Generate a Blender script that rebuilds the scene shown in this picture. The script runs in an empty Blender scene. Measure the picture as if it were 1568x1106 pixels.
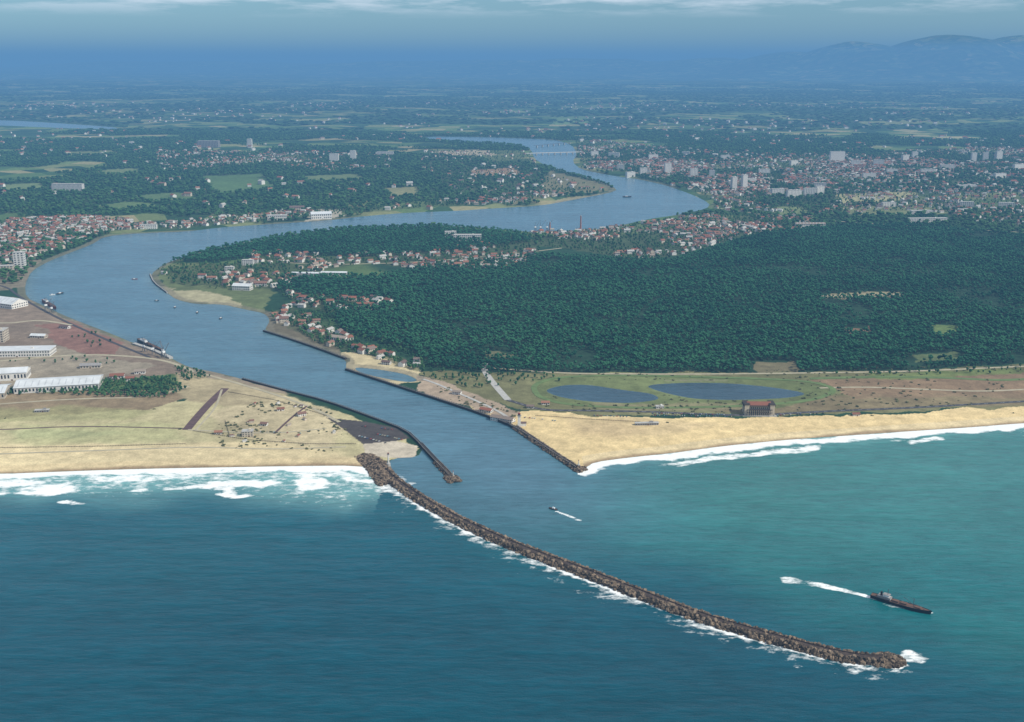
import bpy, math, random, time, bmesh
import numpy as np
from mathutils import Vector
T0=time.time()
random.seed(5); rng=np.random.default_rng(7)
scene=bpy.context.scene
scene.view_settings.view_transform='Standard'
scene.view_settings.look='None'; scene.view_settings.exposure=0

# ------------------------------------------------------------------ survey
CAM_H=600.0; FPX=1681.0; PITCH=math.atan((553-95)/FPX)
cp,sp=math.cos(PITCH),math.sin(PITCH)
def G(u,v):
    """aerial survey point -> metres on the ground plane"""
    dx=(u-784)/FPX; dy=(553-v)/FPX
    dz=-sp+dy*cp
    t=-CAM_H/dz
    return (t*dx, t*(cp+dy*sp))
def GP(l): return np.array([G(u,v) for u,v in l])

# ------------------------------------------------------------------ noise
def vnoise(x,y,seed=0):
    xi=np.floor(x).astype(np.int64); yi=np.floor(y).astype(np.int64)
    fx=x-xi; fy=y-yi
    fx=fx*fx*(3-2*fx); fy=fy*fy*(3-2*fy)
    def h(a,b):
        k=(a*374761393+b*668265263+seed*974634777)&0xffffffff
        k=((k^(k>>13))*1274126177)&0xffffffff
        k=k^(k>>16)
        return (k&0xffff)/65535.0
    return (h(xi,yi)*(1-fx)+h(xi+1,yi)*fx)*(1-fy)+(h(xi,yi+1)*(1-fx)+h(xi+1,yi+1)*fx)*fy
def fbm(x,y,size,octv=4,seed=0):
    s=0;a=1;t=0;f=1.0/size
    for o in range(octv):
        s=s+a*vnoise(x*f+17.3*o,y*f-9.1*o,seed+o); t+=a; a*=.5; f*=2.03
    return s/t
def sstep(x,a,b):
    t=np.clip((x-a)/(b-a),0,1); return t*t*(3-2*t)
def chaikin(p,n=1,closed=True):
    p=np.asarray(p,float)
    for _ in range(n):
        q=np.roll(p,-1,0) if closed else p[1:]
        b=p if closed else p[:-1]
        o=np.empty((len(b)*2,2)); o[0::2]=b*.78+q*.22; o[1::2]=b*.22+q*.78
        if not closed: o=np.vstack([p[:1],o,p[-1:]])
        p=o
    return p
def inpoly(x,y,P):
    c=np.zeros(x.shape,bool); n=len(P)
    for i in range(n):
        x1,y1=P[i]; x2,y2=P[(i+1)%n]
        if y1==y2: continue
        m=((y1>y)!=(y2>y))
        c^= m&(x<(x2-x1)*(y-y1)/(y2-y1)+x1)
    return c
def dpoly(x,y,P,closed=True):
    d=np.full(x.shape,1e18); n=len(P)
    for i in range(n if closed else n-1):
        x1,y1=P[i]; x2,y2=P[(i+1)%n]
        ex,ey=x2-x1,y2-y1; L=ex*ex+ey*ey+1e-9
        t=np.clip(((x-x1)*ex+(y-y1)*ey)/L,0,1)
        q=(x-x1-t*ex)**2+(y-y1-t*ey)**2
        np.minimum(d,q,out=d)
    return np.sqrt(d)

# ------------------------------------------------------------------ shoreline plan
LB=[(-900,745),(-300,730),(0,726),(100,722),(220,718),(330,716),(440,714),(552,713),(575,722),(592,716),(600,702),(640,700),(648,686),(622,660),
 (570,640),(500,615),(440,599),(372,581),(330,570),(290,563),(264,550),(240,535),(205,526),(170,511),(130,496),(95,482),(66,468),(40,456),(38,436),(48,415),(75,400),(110,386),
 (140,375),(160,362),(215,357),(285,355),(340,348),(420,343),(500,338),(560,331),(620,326),(700,323),(760,319),(830,315),(890,304),(946,293),
 (938,285),(905,273),(860,262),(832,252),(818,243),(814,230),(800,223),(740,219),(650,215)]
RB=[(650,209),(740,210),(850,214),(876,222),(884,236),(876,248),(890,260),(930,268),(980,275),(1020,284),(1060,298),(1088,312),(1082,320),(1040,329),(990,336),(940,348),
 (900,353),(850,356),(800,355),(730,348),(680,346),(600,347),(540,350),(480,354),(430,362),(380,370),(330,380),(285,392),(250,405),(230,421),(236,434),(256,449),(270,459),
 (300,466),(340,466),(375,474),(405,480),(414,490),(404,508),(440,518),(490,535),(530,550),(530,568),(600,590),(680,615),(740,635),(790,655),(840,690),(882,719),(897,716),
 (910,708),(960,701),(1030,694),(1100,684),(1200,674),(1300,667),(1400,660),(1480,655),(1568,648),(1900,628),(2600,585)]
pw=chaikin(GP(LB+RB),1,False)
WATER=np.vstack([pw,[[4500,-800],[-4500,-800]]])
PONDS=[chaikin(GP(p),2) for p in [
 [(832,598),(860,590),(900,589),(950,597),(1000,603),(1012,612),(965,618),(900,615),(855,608)],
 [(985,590),(1050,586),(1120,587),(1190,594),(1240,603),(1205,610),(1120,613),(1060,611),(1010,600)],
 [(541,562),(580,566),(622,573),(642,583),(625,586),(585,579),(550,571)],
 [(-300,180),(0,184),(60,187),(180,195),(180,199),(60,195),(0,192),(-300,190)]]]
def sdist(x,y):
    d=dpoly(x,y,WATER[:-2],False); s=np.where(inpoly(x,y,WATER),-1,1)
    sd=d*s
    for P in PONDS:
        bb=P.min(0)-400; bt=P.max(0)+400
        m=(x>bb[0])&(x<bt[0])&(y>bb[1])&(y<bt[1])
        if m.any():
            dd=dpoly(x[m],y[m],P)*np.where(inpoly(x[m],y[m],P),-1,1)
            sd[m]=np.minimum(sd[m],dd)
    return sd
def hills(x,y,sd):
    r=np.hypot(x,y)
    k=sstep(sd,80,1800)
    a=12*sstep(r,4500,8000)+45*sstep(r,8500,15000)+110*sstep(r,15000,30000)+130*sstep(r,30000,60000)
    h=a*(0.25+1.1*(fbm(x,y,2600,4,3)-.25))*k
    h=h+ sstep(r,26000,60000)*130*fbm(x,y,9000,3,9)
    g=0
    for (u,dist,hh,wx,wy) in [(1425,38000,1400,3100,4000),(1300,39000,1130,2600,4000),(1540,40000,1330,3600,4000),(1205,41000,800,3000,4000),(880,46000,560,6000,4000),(700,50000,470,8000,4000),(1700,40000,1300,4000,3500),(300,56000,420,9000,4000),(1080,44000,540,4000,4000)]:
        cx=(u-784)/FPX*dist
        q=hh*np.exp(-((x-cx)/wx)**2-((y-dist)/wy)**2)
        g=np.maximum(g,q)
    return h+g*(0.9+.2*fbm(x,y,2400,4,21))
def height(x,y,sd):
    base=np.where(sd>0,4.2*(1-np.exp(-np.maximum(sd,0)/28.0)),np.maximum(sd*.12,-5))
    return base+np.where(sd>0,hills(x,y,sd),0)
def H(x,y):
    x=np.atleast_1d(np.asarray(x,float)); y=np.atleast_1d(np.asarray(y,float))
    return height(x,y,sdist(x,y))
def woods(x,y): return fbm(x,y,700,4,31)

# ------------------------------------------------------------------ material helpers
class NT:
    def __init__(s,tree): s.t=tree; s.n=tree.nodes; s.l=tree.links
    def new(s,typ,**kw):
        n=s.n.new(typ)
        for k,v in kw.items(): setattr(n,k,v)
        return n
    def link(s,a,b): s.l.new(a,b)
    def mix(s,f,a,b,blend='MIX'):
        n=s.new('ShaderNodeMix',data_type='RGBA',blend_type=blend)
        for i,v in ((0,f),(6,a),(7,b)):
            if isinstance(v,bpy.types.NodeSocket): s.link(v,n.inputs[i])
            else: n.inputs[i].default_value=v if not isinstance(v,tuple) else (tuple(v)+(1,))[:4]
        return n.outputs[2]
    def math(s,op,a,b=None,c=None,clamp=False):
        n=s.new('ShaderNodeMath',operation=op,use_clamp=clamp)
        for i,v in enumerate((a,b,c)):
            if v is None: continue
            if isinstance(v,bpy.types.NodeSocket): s.link(v,n.inputs[i])
            else: n.inputs[i].default_value=v
        return n.outputs[0]
    def noise(s,vec,scale,detail=3,rough=.55):
        n=s.new('ShaderNodeTexNoise'); n.inputs['Scale'].default_value=scale; n.inputs['Detail'].default_value=detail; n.inputs['Roughness'].default_value=rough
        if vec is not None: s.link(vec,n.inputs['Vector'])
        return n.outputs['Fac']
    def ramp(s,f,stops):
        n=s.new('ShaderNodeValToRGB'); e=n.color_ramp.elements
        while len(e)<len(stops): e.new(.5)
        for i,(p,c) in enumerate(stops):
            e[i].position=p; e[i].color=(tuple(c)+(1,))[:4] if isinstance(c,tuple) else (c,c,c,1)
        s.link(f,n.inputs[0]); return n.outputs[0]
    def mapr(s,f,a,b,c,d):
        n=s.new('ShaderNodeMapRange'); s.link(f,n.inputs[0])
        for i,v in enumerate((a,b,c,d)): n.inputs[i+1].default_value=v
        return n.outputs[0]
def newmat(name):
    m=bpy.data.materials.new(name); m.use_nodes=True
    nt=NT(m.node_tree); b=nt.n['Principled BSDF']
    return m,nt,b
def simple(name,col,rough=.8,var=.25,scale=.3,objvar=0,metal=0,spec=.3):
    m,nt,b=newmat(name)
    pos=nt.new('ShaderNodeNewGeometry').outputs['Position']
    f=nt.noise(pos,scale,4)
    k=nt.mapr(f,.25,.75,1-var,1+var)
    if objvar:
        r=nt.new('ShaderNodeObjectInfo').outputs['Random']
        k=nt.math('MULTIPLY',k,nt.mapr(r,0,1,1-objvar,1+objvar))
    c=nt.new('ShaderNodeVectorMath',operation='SCALE'); c.inputs[0].default_value=col; nt.link(k,c.inputs['Scale'])
    nt.link(c.outputs[0],b.inputs['Base Color'])
    b.inputs['Roughness'].default_value=rough; b.inputs['Metallic'].default_value=metal
    b.inputs['Specular IOR Level'].default_value=spec
    return m

M={}
M['white']=simple('white_render',(.62,.60,.55),.8,.12,.2,.14)
M['cream']=simple('cream_render',(.48,.42,.33),.8,.12,.2,.1)
M['grey']=simple('grey_concrete',(.26,.25,.24),.85,.2,.3)
M['pale']=simple('pale_concrete',(.38,.37,.34),.85,.2,.2)
M['lightroof']=simple('pale_sheet_roof',(.55,.57,.57),.6,.16,.06)
M['skylight']=simple('roof_skylight',(.42,.44,.45),.5,.16,.06)
M['dark']=simple('dark_weathered_timber',(.045,.035,.03),.9,.4,.5)
M['glass']=simple('window_glass',(.03,.04,.05),.2,.1,.3,spec=.5)
M['door']=simple('door_paint',(.10,.05,.03),.6)
M['asphalt']=simple('asphalt',(.055,.052,.055),.9,.25,.15)
M['oldasphalt']=simple('reddish_asphalt',(.10,.06,.055),.9,.25,.15)
M['path']=simple('sandy_path',(.36,.32,.22),.95,.2,.1)
M['turf']=simple('turf_track',(.11,.16,.055),.95,.25,.05)
M['rock']=simple('breakwater_rock',(.125,.092,.062),.95,.5,.35,.85)
M['rockcap']=simple('breakwater_cap',(.055,.040,.033),.95,.45,.25)
M['steel']=simple('painted_steel',(.10,.11,.12),.5,.2,.5)
M['hull']=simple('black_hull_paint',(.02,.02,.023),.4,.2,.5)
M['redhull']=simple('red_hull_paint',(.22,.04,.03),.5,.2,.5)
M['deck']=simple('ship_deck',(.12,.07,.05),.8,.3,.5)
M['shipwhite']=simple('ship_white_paint',(.7,.7,.68),.4,.1,.5)
M['brick']=simple('chimney_brick',(.28,.11,.07),.9,.2,.5)
M['tyre']=simple('rubber_tyre',(.02,.02,.02),.9)
M['trunk']=simple('tree_bark',(.07,.045,.03),.95)
M['line']=simple('road_paint_white',(.7,.7,.68),.7)
def roofmat(name,stops):
    m,nt,b=newmat(name)
    r=nt.new('ShaderNodeObjectInfo').outputs['Random']
    c=nt.ramp(r,stops)
    pos=nt.new('ShaderNodeNewGeometry').outputs['Position']
    f=nt.mapr(nt.noise(pos,.8,3),.2,.8,.7,1.25)
    v=nt.new('ShaderNodeVectorMath',operation='SCALE'); nt.link(c,v.inputs[0]); nt.link(f,v.inputs['Scale'])
    nt.link(v.outputs[0],b.inputs['Base Color']); b.inputs['Roughness'].default_value=.9; b.inputs['Specular IOR Level'].default_value=.15
    return m
M['tile']=roofmat('roof_tiles',[(0,(.27,.105,.065)),(.35,(.19,.085,.06)),(.6,(.28,.14,.09)),(.8,(.13,.09,.08)),(1,(.30,.25,.20))])
def foliage(name,lo,hi,big=.004):
    m,nt,b=newmat(name)
    r=nt.new('ShaderNodeObjectInfo').outputs['Random']
    pos=nt.new('ShaderNodeNewGeometry').outputs['Position']
    a=nt.math('ADD',nt.math('MULTIPLY',r,.6),nt.math('MULTIPLY',nt.mapr(nt.noise(pos,big,5,.6),.3,.7,.1,.9),.65))
    a=nt.math('ADD',a,nt.math('MULTIPLY',nt.noise(pos,.6,2),.3))
    c=nt.ramp(a,[(.30,lo),(.75,tuple((l+h)/2 for l,h in zip(lo,hi))),(1.0,hi)])
    nt.link(c,b.inputs['Base Color']); b.inputs['Roughness'].default_value=.9; b.inputs['Specular IOR Level'].default_value=.08
    return m
M['pine']=foliage('pine_needles',(.008,.046,.028),(.034,.118,.054))
M['leaf']=foliage('broadleaf_foliage',(.014,.054,.028),(.055,.122,.044))
M['scrub']=foliage('scrub_foliage',(.05,.065,.035),(.13,.13,.065),.02)

# ------------------------------------------------------------------ mesh builder
class MB:
    def __init__(s): s.v=[];s.f=[];s.m=[];s.mats=[]
    def mi(s,m):
        if m not in s.mats: s.mats.append(m)
        return s.mats.index(m)
    def add(s,vs,fs,mat):
        o=len(s.v); s.v+= [tuple(v) for v in vs]; k=s.mi(mat)
        for f in fs: s.f.append(tuple(i+o for i in f)); s.m.append(k)
    def box(s,c,d,mat,yaw=0,taper=1):
        x,y,z=c; w,l,h=[q/2 for q in d]; cs,sn=math.cos(yaw),math.sin(yaw); vs=[]
        for zz,t in ((-h,1),(h,taper)):
            for a,b in ((-w,-l),(w,-l),(w,l),(-w,l)):
                a*=t;b*=t; vs.append((x+a*cs-b*sn,y+a*sn+b*cs,z+zz))
        s.add(vs,[(0,3,2,1),(4,5,6,7),(0,1,5,4),(1,2,6,5),(2,3,7,6),(3,0,4,7)],mat)
    def cyl(s,c,r1,r2,h,mat,n=12):
        x,y,z=c; vs=[]
        for zz,r in ((0,r1),(h,r2)):
            for i in range(n):
                a=2*math.pi*i/n; vs.append((x+r*math.cos(a),y+r*math.sin(a),z+zz))
        fs=[(i,(i+1)%n,(i+1)%n+n,i+n) for i in range(n)]+[tuple(range(n,2*n)),tuple(reversed(range(n)))]
        s.add(vs,fs,mat)
    def beam(s,a,b,r,mat):
        a=Vector(a);b=Vector(b);d=(b-a); u=d.normalized(); t=Vector((0,0,1)) if abs(u.z)<.9 else Vector((1,0,0))
        p=u.cross(t).normalized()*r; q=u.cross(p).normalized()*r
        vs=[e+k for e in (a,b) for k in (p+q,p-q,-p-q,-p+q)]
        s.add(vs,[(0,1,2,3),(7,6,5,4),(0,4,5,1),(1,5,6,2),(2,6,7,3),(3,7,4,0)],mat)
    def gable(s,c,w,d,h,rh,wall,roof,ov=.5,th=.25):
        """ridge along x"""
        x,y,z=c; a,b=w/2,d/2
        vs=[(x-a,y-b,z),(x+a,y-b,z),(x+a,y+b,z),(x-a,y+b,z),(x-a,y-b,z+h),(x+a,y-b,z+h),(x+a,y+b,z+h),(x-a,y+b,z+h),(x-a,y,z+h+rh),(x+a,y,z+h+rh)]
        s.add(vs,[(0,1,5,4),(2,3,7,6),(1,2,6,9,5),(3,0,4,8,7)],wall)
        k=rh/b; e=.04
        for sg in (-1,1):
            y0=y+sg*(b+ov); z0=z+h-ov*k+e; z1=z+h+rh+e
            v=[(x-a-ov,y0,z0),(x+a+ov,y0,z0),(x+a+ov,y,z1),(x-a-ov,y,z1)]
            v+=[(p,q,r+th) for p,q,r in v]
            s.add(v,[(0,1,2,3),(4,7,6,5),(0,4,5,1),(1,5,6,2),(2,6,7,3),(3,7,4,0)] ,roof)
    def obj(s,name,parent=None,loc=(0,0,0),yaw=0,link=True):
        me=bpy.data.meshes.new(name); me.from_pydata(s.v,[],s.f)
        for m in s.mats: me.materials.append(m)
        me.polygons.foreach_set('material_index',s.m); me.update()
        o=bpy.data.objects.new(name,me); o.location=loc; o.rotation_euler=(0,0,yaw)
        if link: scene.collection.objects.link(o)
        if parent: o.parent=parent
        return o
def empty(name,loc,yaw=0):
    o=bpy.data.objects.new(name,None); o.location=loc; o.rotation_euler=(0,0,yaw); o.empty_display_size=10
    scene.collection.objects.link(o); return o

# ------------------------------------------------------------------ terrain
NA=1500; AZ=math.radians(44)
dep=np.linspace(math.radians(37),math.radians(3.0),1000)
r1=CAM_H/np.tan(dep); r2=np.geomspace(r1[-1],78000,260)[1:]
R=np.concatenate([r1,r2]); A=np.linspace(-AZ,AZ,NA)
NR=len(R)
X=np.outer(R,np.sin(A)); Y=np.outer(R,np.cos(A))
ci=np.unique(np.append(np.arange(0,NR,4),NR-1)); ca=np.unique(np.append(np.arange(0,NA,4),NA-1))
sc=sdist(X[np.ix_(ci,ca)].ravel(),Y[np.ix_(ci,ca)].ravel()).reshape(len(ci),len(ca))
def up(axn,c,arr,axis):
    i=np.clip(np.searchsorted(c,np.arange(axn),side='right')-1,0,len(c)-2)
    w=(np.arange(axn)-c[i])/(c[i+1]-c[i])
    if axis==0: return arr[i]*(1-w)[:,None]+arr[i+1]*w[:,None]
    return arr[:,i]*(1-w)+arr[:,i+1]*w
SD=up(NA,ca,up(NR,ci,sc,0),1)
RR=np.broadcast_to(R[:,None],X.shape)
m=(np.abs(SD)<45+.035*RR)&(RR<15000)
SD[m]=sdist(X[m],Y[m])
Z=height(X,Y,SD)

col=np.empty(X.shape+(3,)); 
n1=fbm(X,Y,60,3,1); n2=fbm(X,Y,260,4,2); wd=woods(X,Y)
def C(*a): return np.array(a,float)
col[:]=C(.024,.060,.032)
k=sstep(wd,.40,.47)[...,None]
fieldc=C(.095,.145,.055)*(.7+.6*n2)[...,None]
col=fieldc*(1-k)+col*k
field=np.where(RR>4200,1-k[...,0]*.9,0)
field=np.maximum(field, .38*sstep(RR,9000,16000))
Xj=X+ (fbm(X,Y,45,3,51)-.5)*40*np.clip(RR/2500,.6,3); Yj=Y+(fbm(X,Y,45,3,52)-.5)*50*np.clip(RR/2500,.6,3)
def paint(pts,c,var=.3,amt=1.0,rough=True,raw=False,soft=0,fm=0):
    P=np.asarray(pts) if raw else GP(pts)
    lo=P.min(0)-120; hi=P.max(0)+120
    b=(X>lo[0])&(X<hi[0])&(Y>lo[1])&(Y<hi[1])
    xs=(Xj if rough else X)[b]; ys=(Yj if rough else Y)[b]
    ins=inpoly(xs,ys,P).astype(float)
    if soft: 
        d=dpoly(xs,ys,P)*np.where(ins>0,1,-1); ins=sstep(d,-soft,soft)
    a=(ins*amt)[:,None]
    cc=C(*c)*(1-var+2*var*(.5*n1[b]+.5*n2[b]))[:,None]
    col[b]=col[b]*(1-a)+cc*a
    field[b]=field[b]*(1-a[:,0])+fm*a[:,0]
FOREST=[(500,478),(525,510),(620,538),(660,566),(740,573),(820,573),(1000,574),(1200,573),(1400,570),(1568,560),(2300,545),(2300,400),(1568,366),(1400,346),(1250,352),(1160,362),(1030,402),(900,398),(820,392),(640,415),(560,428),(430,425),(420,445),(460,468)]
FOREST2=[(258,404),(330,383),(430,365),(540,353),(680,349),(790,358),(820,372),(700,388),(560,396),(430,392),(330,404)]
paint(FOREST,(.024,.052,.030),.4); paint(FOREST2,(.018,.055,.030))
MEADOW=[(640,572),(740,573),(1000,575),(1400,571),(1568,562),(2300,547),(2300,600),(1568,626),(1200,640),(900,640),(800,632),(700,600)]
paint(MEADOW,(.16,.155,.075),.5)
paint([(1240,585),(1568,575),(2200,560),(2200,590),(1568,612),(1300,612)],(.23,.15,.095),.4,.8)
paint([(1100,615),(1300,608),(1568,606),(1568,622),(1250,634),(1100,636)],(.20,.15,.09),.5,.7,soft=8)
paint([(1330,575),(1568,568),(1568,578),(1350,584)],(.14,.18,.06),.3,.8)
paint([(815,585),(900,578),(1100,578),(1260,588),(1290,602),(1200,625),(1000,628),(860,622),(815,606)],(.12,.15,.06),.4,.8)
paint([(900,617),(1000,620),(1120,618),(1180,622),(1100,632),(930,634)],(.22,.19,.11),.4,.7,soft=6)
SANDR=[(700,620),(800,634),(900,640),(1000,645),(1200,643),(1400,636),(1568,624),(2300,585),(2400,600),(1568,655),(1200,682),(960,708),(895,720),(840,695),(780,655)]
paint(SANDR,(.62,.48,.25),.14)
paint([(850,640),(980,646),(1100,655),(1000,672),(900,665)],(.36,.28,.17),.4,.4,soft=12)
paint([(870,655),(930,650),(990,662),(950,676),(890,672)],(.40,.30,.17),.4,.4,soft=10)
paint([(530,540),(580,548),(640,565),(648,585),(600,590),(530,570)],(.50,.42,.25),.15)
paint([(640,575),(700,595),(790,632),(790,645),(700,622),(640,600)],(.36,.28,.20),.4)
# left land
paint([(-900,650),(0,630),(280,618),(350,592),(480,618),(560,645),(640,690),(560,716),(0,730),(-900,760)],(.45,.40,.225),.3)
paint([(-900,600),(0,605),(270,600),(285,612),(230,630),(0,645),(-900,660)],(.25,.19,.115),.4)
paint([(-900,636),(0,630),(120,626),(240,632),(200,644),(0,650),(-900,660)],(.28,.28,.13),.4,.6,soft=10)
paint([(-900,690),(0,684),(200,684),(420,680),(555,700),(555,715),(0,730),(-900,760)],(.62,.51,.30),.16,.9,soft=12)
paint([(320,640),(400,600),(500,625),(530,655),(500,690),(400,680)],(.52,.43,.27),.35,.7,soft=12)
paint([(262,572),(300,574),(380,592),(440,606),(400,622),(345,625),(275,614)],(.36,.30,.18),.4,1,soft=6)
paint([(30,655),(260,650),(280,676),(150,684),(20,680)],(.38,.38,.19),.3,.6,soft=14)
paint([(0,664),(90,658),(200,668),(120,676),(20,676)],(.30,.33,.17),.3,.45,soft=12)
paint([(330,648),(380,650),(400,672),(350,682),(320,670)],(.30,.25,.15),.4,.5,soft=8)
paint([(-900,500),(-100,480),(0,455),(45,460),(110,490),(200,526),(262,550),(300,572),(180,585),(0,600),(-900,620)],(.22,.17,.125),.35)
paint([(60,500),(110,493),(190,528),(180,545),(100,540)],(.24,.13,.10),.3,.9)
paint([(-50,545),(90,535),(160,550),(250,560),(200,575),(150,590),(0,600)],(.30,.26,.19),.35,.8)
paint([(262,550),(300,562),(372,582),(440,600),(440,606),(372,590),(300,574)],(.26,.21,.15),.3,1)
paint([(-60,380),(40,380),(60,400),(40,440),(-60,460)],(.20,.17,.12),.4,.9)
paint([(500,643),(560,648),(608,656),(628,672),(606,678),(556,684),(528,662)],(.075,.065,.06),.2,1,False)
paint([(556,684),(606,678),(640,684),(636,700),(590,702),(560,700)],(.50,.44,.34),.2,1,False)
# peninsula tip
paint([(232,420),(255,404),(330,404),(400,412),(420,430),(420,445),(405,478),(340,468),(262,460)],(.13,.16,.07),.4)
paint([(236,440),(300,448),(350,455),(372,472),(340,468),(270,459)],(.40,.36,.22),.2,.9)
paint([(405,480),(440,478),(500,505),(530,548),(440,518),(405,508)],(.15,.13,.085),.4)
# towns (polygon, spacing, keep)
TOWNS=[([(-500,355),(0,340),(110,333),(205,338),(200,353),(150,360),(100,382),(45,400),(0,402),(-500,440)],25,.75),
 ([(200,345),(300,338),(420,326),(520,322),(640,312),(760,302),(860,290),(925,288),(800,312),(620,322),(420,339),(280,352),(200,353)],30,.5),
 ([(245,415),(330,405),(430,405),(470,425),(420,445),(330,443),(262,436)],28,.5),
 ([(380,386),(520,395),(650,386),(800,368),(830,385),(800,412),(640,414),(560,404),(480,420),(390,402)],30,.5),
 ([(740,360),(900,356),(1000,340),(1100,330),(1250,335),(1240,352),(1150,360),(1050,390),(980,403),(900,388),(820,378)],26,.6),
 ([(890,258),(880,212),(1000,225),(1150,238),(1300,238),(1568,225),(2000,215),(2000,372),(1568,352),(1400,325),(1250,330),(1095,325),(1092,308),(1030,282),(960,266)],39,.45),
 ([(900,246),(1000,242),(1100,264),(1210,268),(1290,286),(1220,306),(1100,300),(980,268),(905,256)],27,.65),
 ([(1240,250),(1400,245),(1568,240),(1568,260),(1400,274),(1260,270)],28,.6),
 ([(240,234),(450,234),(600,238),(600,258),(500,264),(400,250),(290,266),(240,262)],34,.42),
 ([(650,232),(800,232),(815,245),(830,268),(900,284),(830,300),(700,298),(640,260)],50,.2),
 ([(415,488),(440,470),(500,500),(560,535),(650,560),(640,572),(560,545),(490,528)],24,.5),
 ([(430,450),(600,462),(610,475),(500,480),(440,470)],30,.4)]
for t,_,_ in TOWNS: paint(t,(.070,.090,.045),.5,.65)
FIELDS=[([(310,272),(400,268),(420,290),(330,298)],(.10,.17,.07)),([(1270,300),(1400,295),(1395,308),(1290,312)],(.33,.31,.17)),([(1290,318),(1440,318),(1450,330),(1300,330)],(.17,.19,.09)),
            ([(670,232),(730,230),(760,238),(680,240)],(.38,.32,.22)),([(725,262),(790,258),(800,268),(720,272)],(.30,.20,.12)),([(730,322),(840,316),(850,308),(930,296),(870,312),(780,325)],(.28,.25,.14)),
            ([(840,262),(930,285),(940,293),(860,300),(780,315),(760,308),(830,298)],(.17,.16,.09)),([(1180,320),(1230,318),(1240,330),(1190,332)],(.16,.2,.09)),([(0,285),(60,282),(70,290),(0,294)],(.15,.2,.09)),
            ([(470,340),(480,324),(520,322),(530,332)],(.4,.36,.28)),([(590,290),(640,288),(640,300),(600,302)],(.20,.20,.10)),
            ([(150,262),(210,260),(220,266),(160,269)],(.16,.2,.09)),([(460,272),(540,268),(560,276),(480,280)],(.14,.18,.08)),([(1450,300),(1568,296),(1568,304),(1460,308)],(.18,.2,.09)),
            ([(210,300),(290,296),(300,306),(230,310)],(.11,.17,.07)),([(90,236),(170,233),(180,238),(100,241)],(.15,.18,.08)),([(1310,190),(1420,186),(1440,191),(1330,195)],(.2,.22,.1)),([(840,182),(900,180),(905,192),(850,194)],(.13,.2,.08)),([(200,310),(260,316),(180,322),(150,316)],(.12,.18,.07))]
for p,c in FIELDS: paint(p,c,.25,.95)
CLEAR=[([(1425,500),(1460,500),(1470,515),(1440,520)],(.12,.17,.06)),([(1295,505),(1330,503),(1335,513),(1300,515)],(.17,.11,.07)),([(1255,452),(1385,450),(1385,457),(1260,459)],(.25,.22,.13)),([(1150,558),(1215,556),(1220,572),(1160,574)],(.16,.14,.08)),([(1400,545),(1470,542),(1475,555),(1400,558)],(.10,.13,.06)),([(745,540),(790,542),(790,552),(750,552)],(.13,.13,.07))]
for p,c in CLEAR: paint(p,c,.3,1)
sea=(SD>0)&(SD<28)&(((X>110)&(Y<1880))|((X<-225)&(Y<1660)))
wet=sstep(SD+(n1-.5)*14,1,13)[...,None]
sandc=C(.30,.22,.13)*(1-wet)+C(.62,.50,.29)*wet
col[sea]=sandc[sea]
mud=(SD>0)&(SD<14+.0015*RR)&(Y>2050)&(RR<9000)
col[mud]=col[mud]*.4+C(.20,.18,.13)*.6
col[SD<=0]=C(.12,.12,.08)
col=np.clip(col,0.005,.8)
print('paint',time.time()-T0)

def fanmesh(name,X,Y,Z,keep,attrs,colattr):
    nr,na=X.shape
    idx=np.arange(nr*na).reshape(nr,na)
    q=np.stack([idx[:-1,:-1],idx[:-1,1:],idx[1:,1:],idx[1:,:-1]],-1).reshape(-1,4)
    kv=keep.ravel(); q=q[kv[q].any(1)]
    used=np.zeros(nr*na,bool); used[q.ravel()]=True
    rm=np.cumsum(used)-1; q=rm[q]
    co=np.stack([X.ravel(),Y.ravel(),Z.ravel()],1)[used]
    me=bpy.data.meshes.new(name)
    me.vertices.add(len(co)); me.vertices.foreach_set('co',co.astype(np.float32).ravel())
    me.loops.add(len(q)*4); me.loops.foreach_set('vertex_index',q.astype(np.int32).ravel())
    me.polygons.add(len(q)); me.polygons.foreach_set('loop_start',np.arange(0,len(q)*4,4,dtype=np.int32))
    me.update(calc_edges=True)
    me.polygons.foreach_set('use_smooth',np.ones(len(q),bool))
    for k,v in attrs.items():
        a=me.attributes.new(k,'FLOAT','POINT'); a.data.foreach_set('value',v.ravel()[used].astype(np.float32))
    a=me.attributes.new('Col','FLOAT_COLOR','POINT')
    cc=np.concatenate([colattr.reshape(-1,3)[used],np.ones((used.sum(),1))],1)
    a.data.foreach_set('color',cc.astype(np.float32).ravel())
    me.validate()
    if me.polygons[0].normal.z<0: me.flip_normals()
    o=bpy.data.objects.new(name,me); scene.collection.objects.link(o)
    return o
ground=fanmesh('ground',X,Y,Z,(SD>-25-.004*RR),{'field':field},col)
m,nt,b=newmat('ground_cover')
at=nt.new('ShaderNodeAttribute',attribute_name='Col').outputs['Color']
fa=nt.new('ShaderNodeAttribute',attribute_name='field').outputs['Fac']
pos=nt.new('ShaderNodeNewGeometry').outputs['Position']
vo=nt.new('ShaderNodeTexVoronoi',voronoi_dimensions='2D'); vo.inputs['Scale'].default_value=1/170.
nt.link(pos,vo.inputs['Vector'])
sep=nt.new('ShaderNodeSeparateColor'); nt.link(vo.outputs['Color'],sep.inputs[0])
fc=nt.ramp(sep.outputs[0],[(0,(.025,.06,.032)),(.38,(.045,.095,.04)),(.55,(.10,.165,.06)),(.75,(.17,.195,.08)),(.9,(.30,.26,.14)),(.97,(.11,.17,.06))])
cc=nt.mix(fa,at,fc)
k1=nt.mapr(nt.noise(pos,.045,5,.65),.25,.75,.70,1.30)
k2=nt.mapr(nt.noise(pos,.35,3,.6),.25,.75,.78,1.22)
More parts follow.
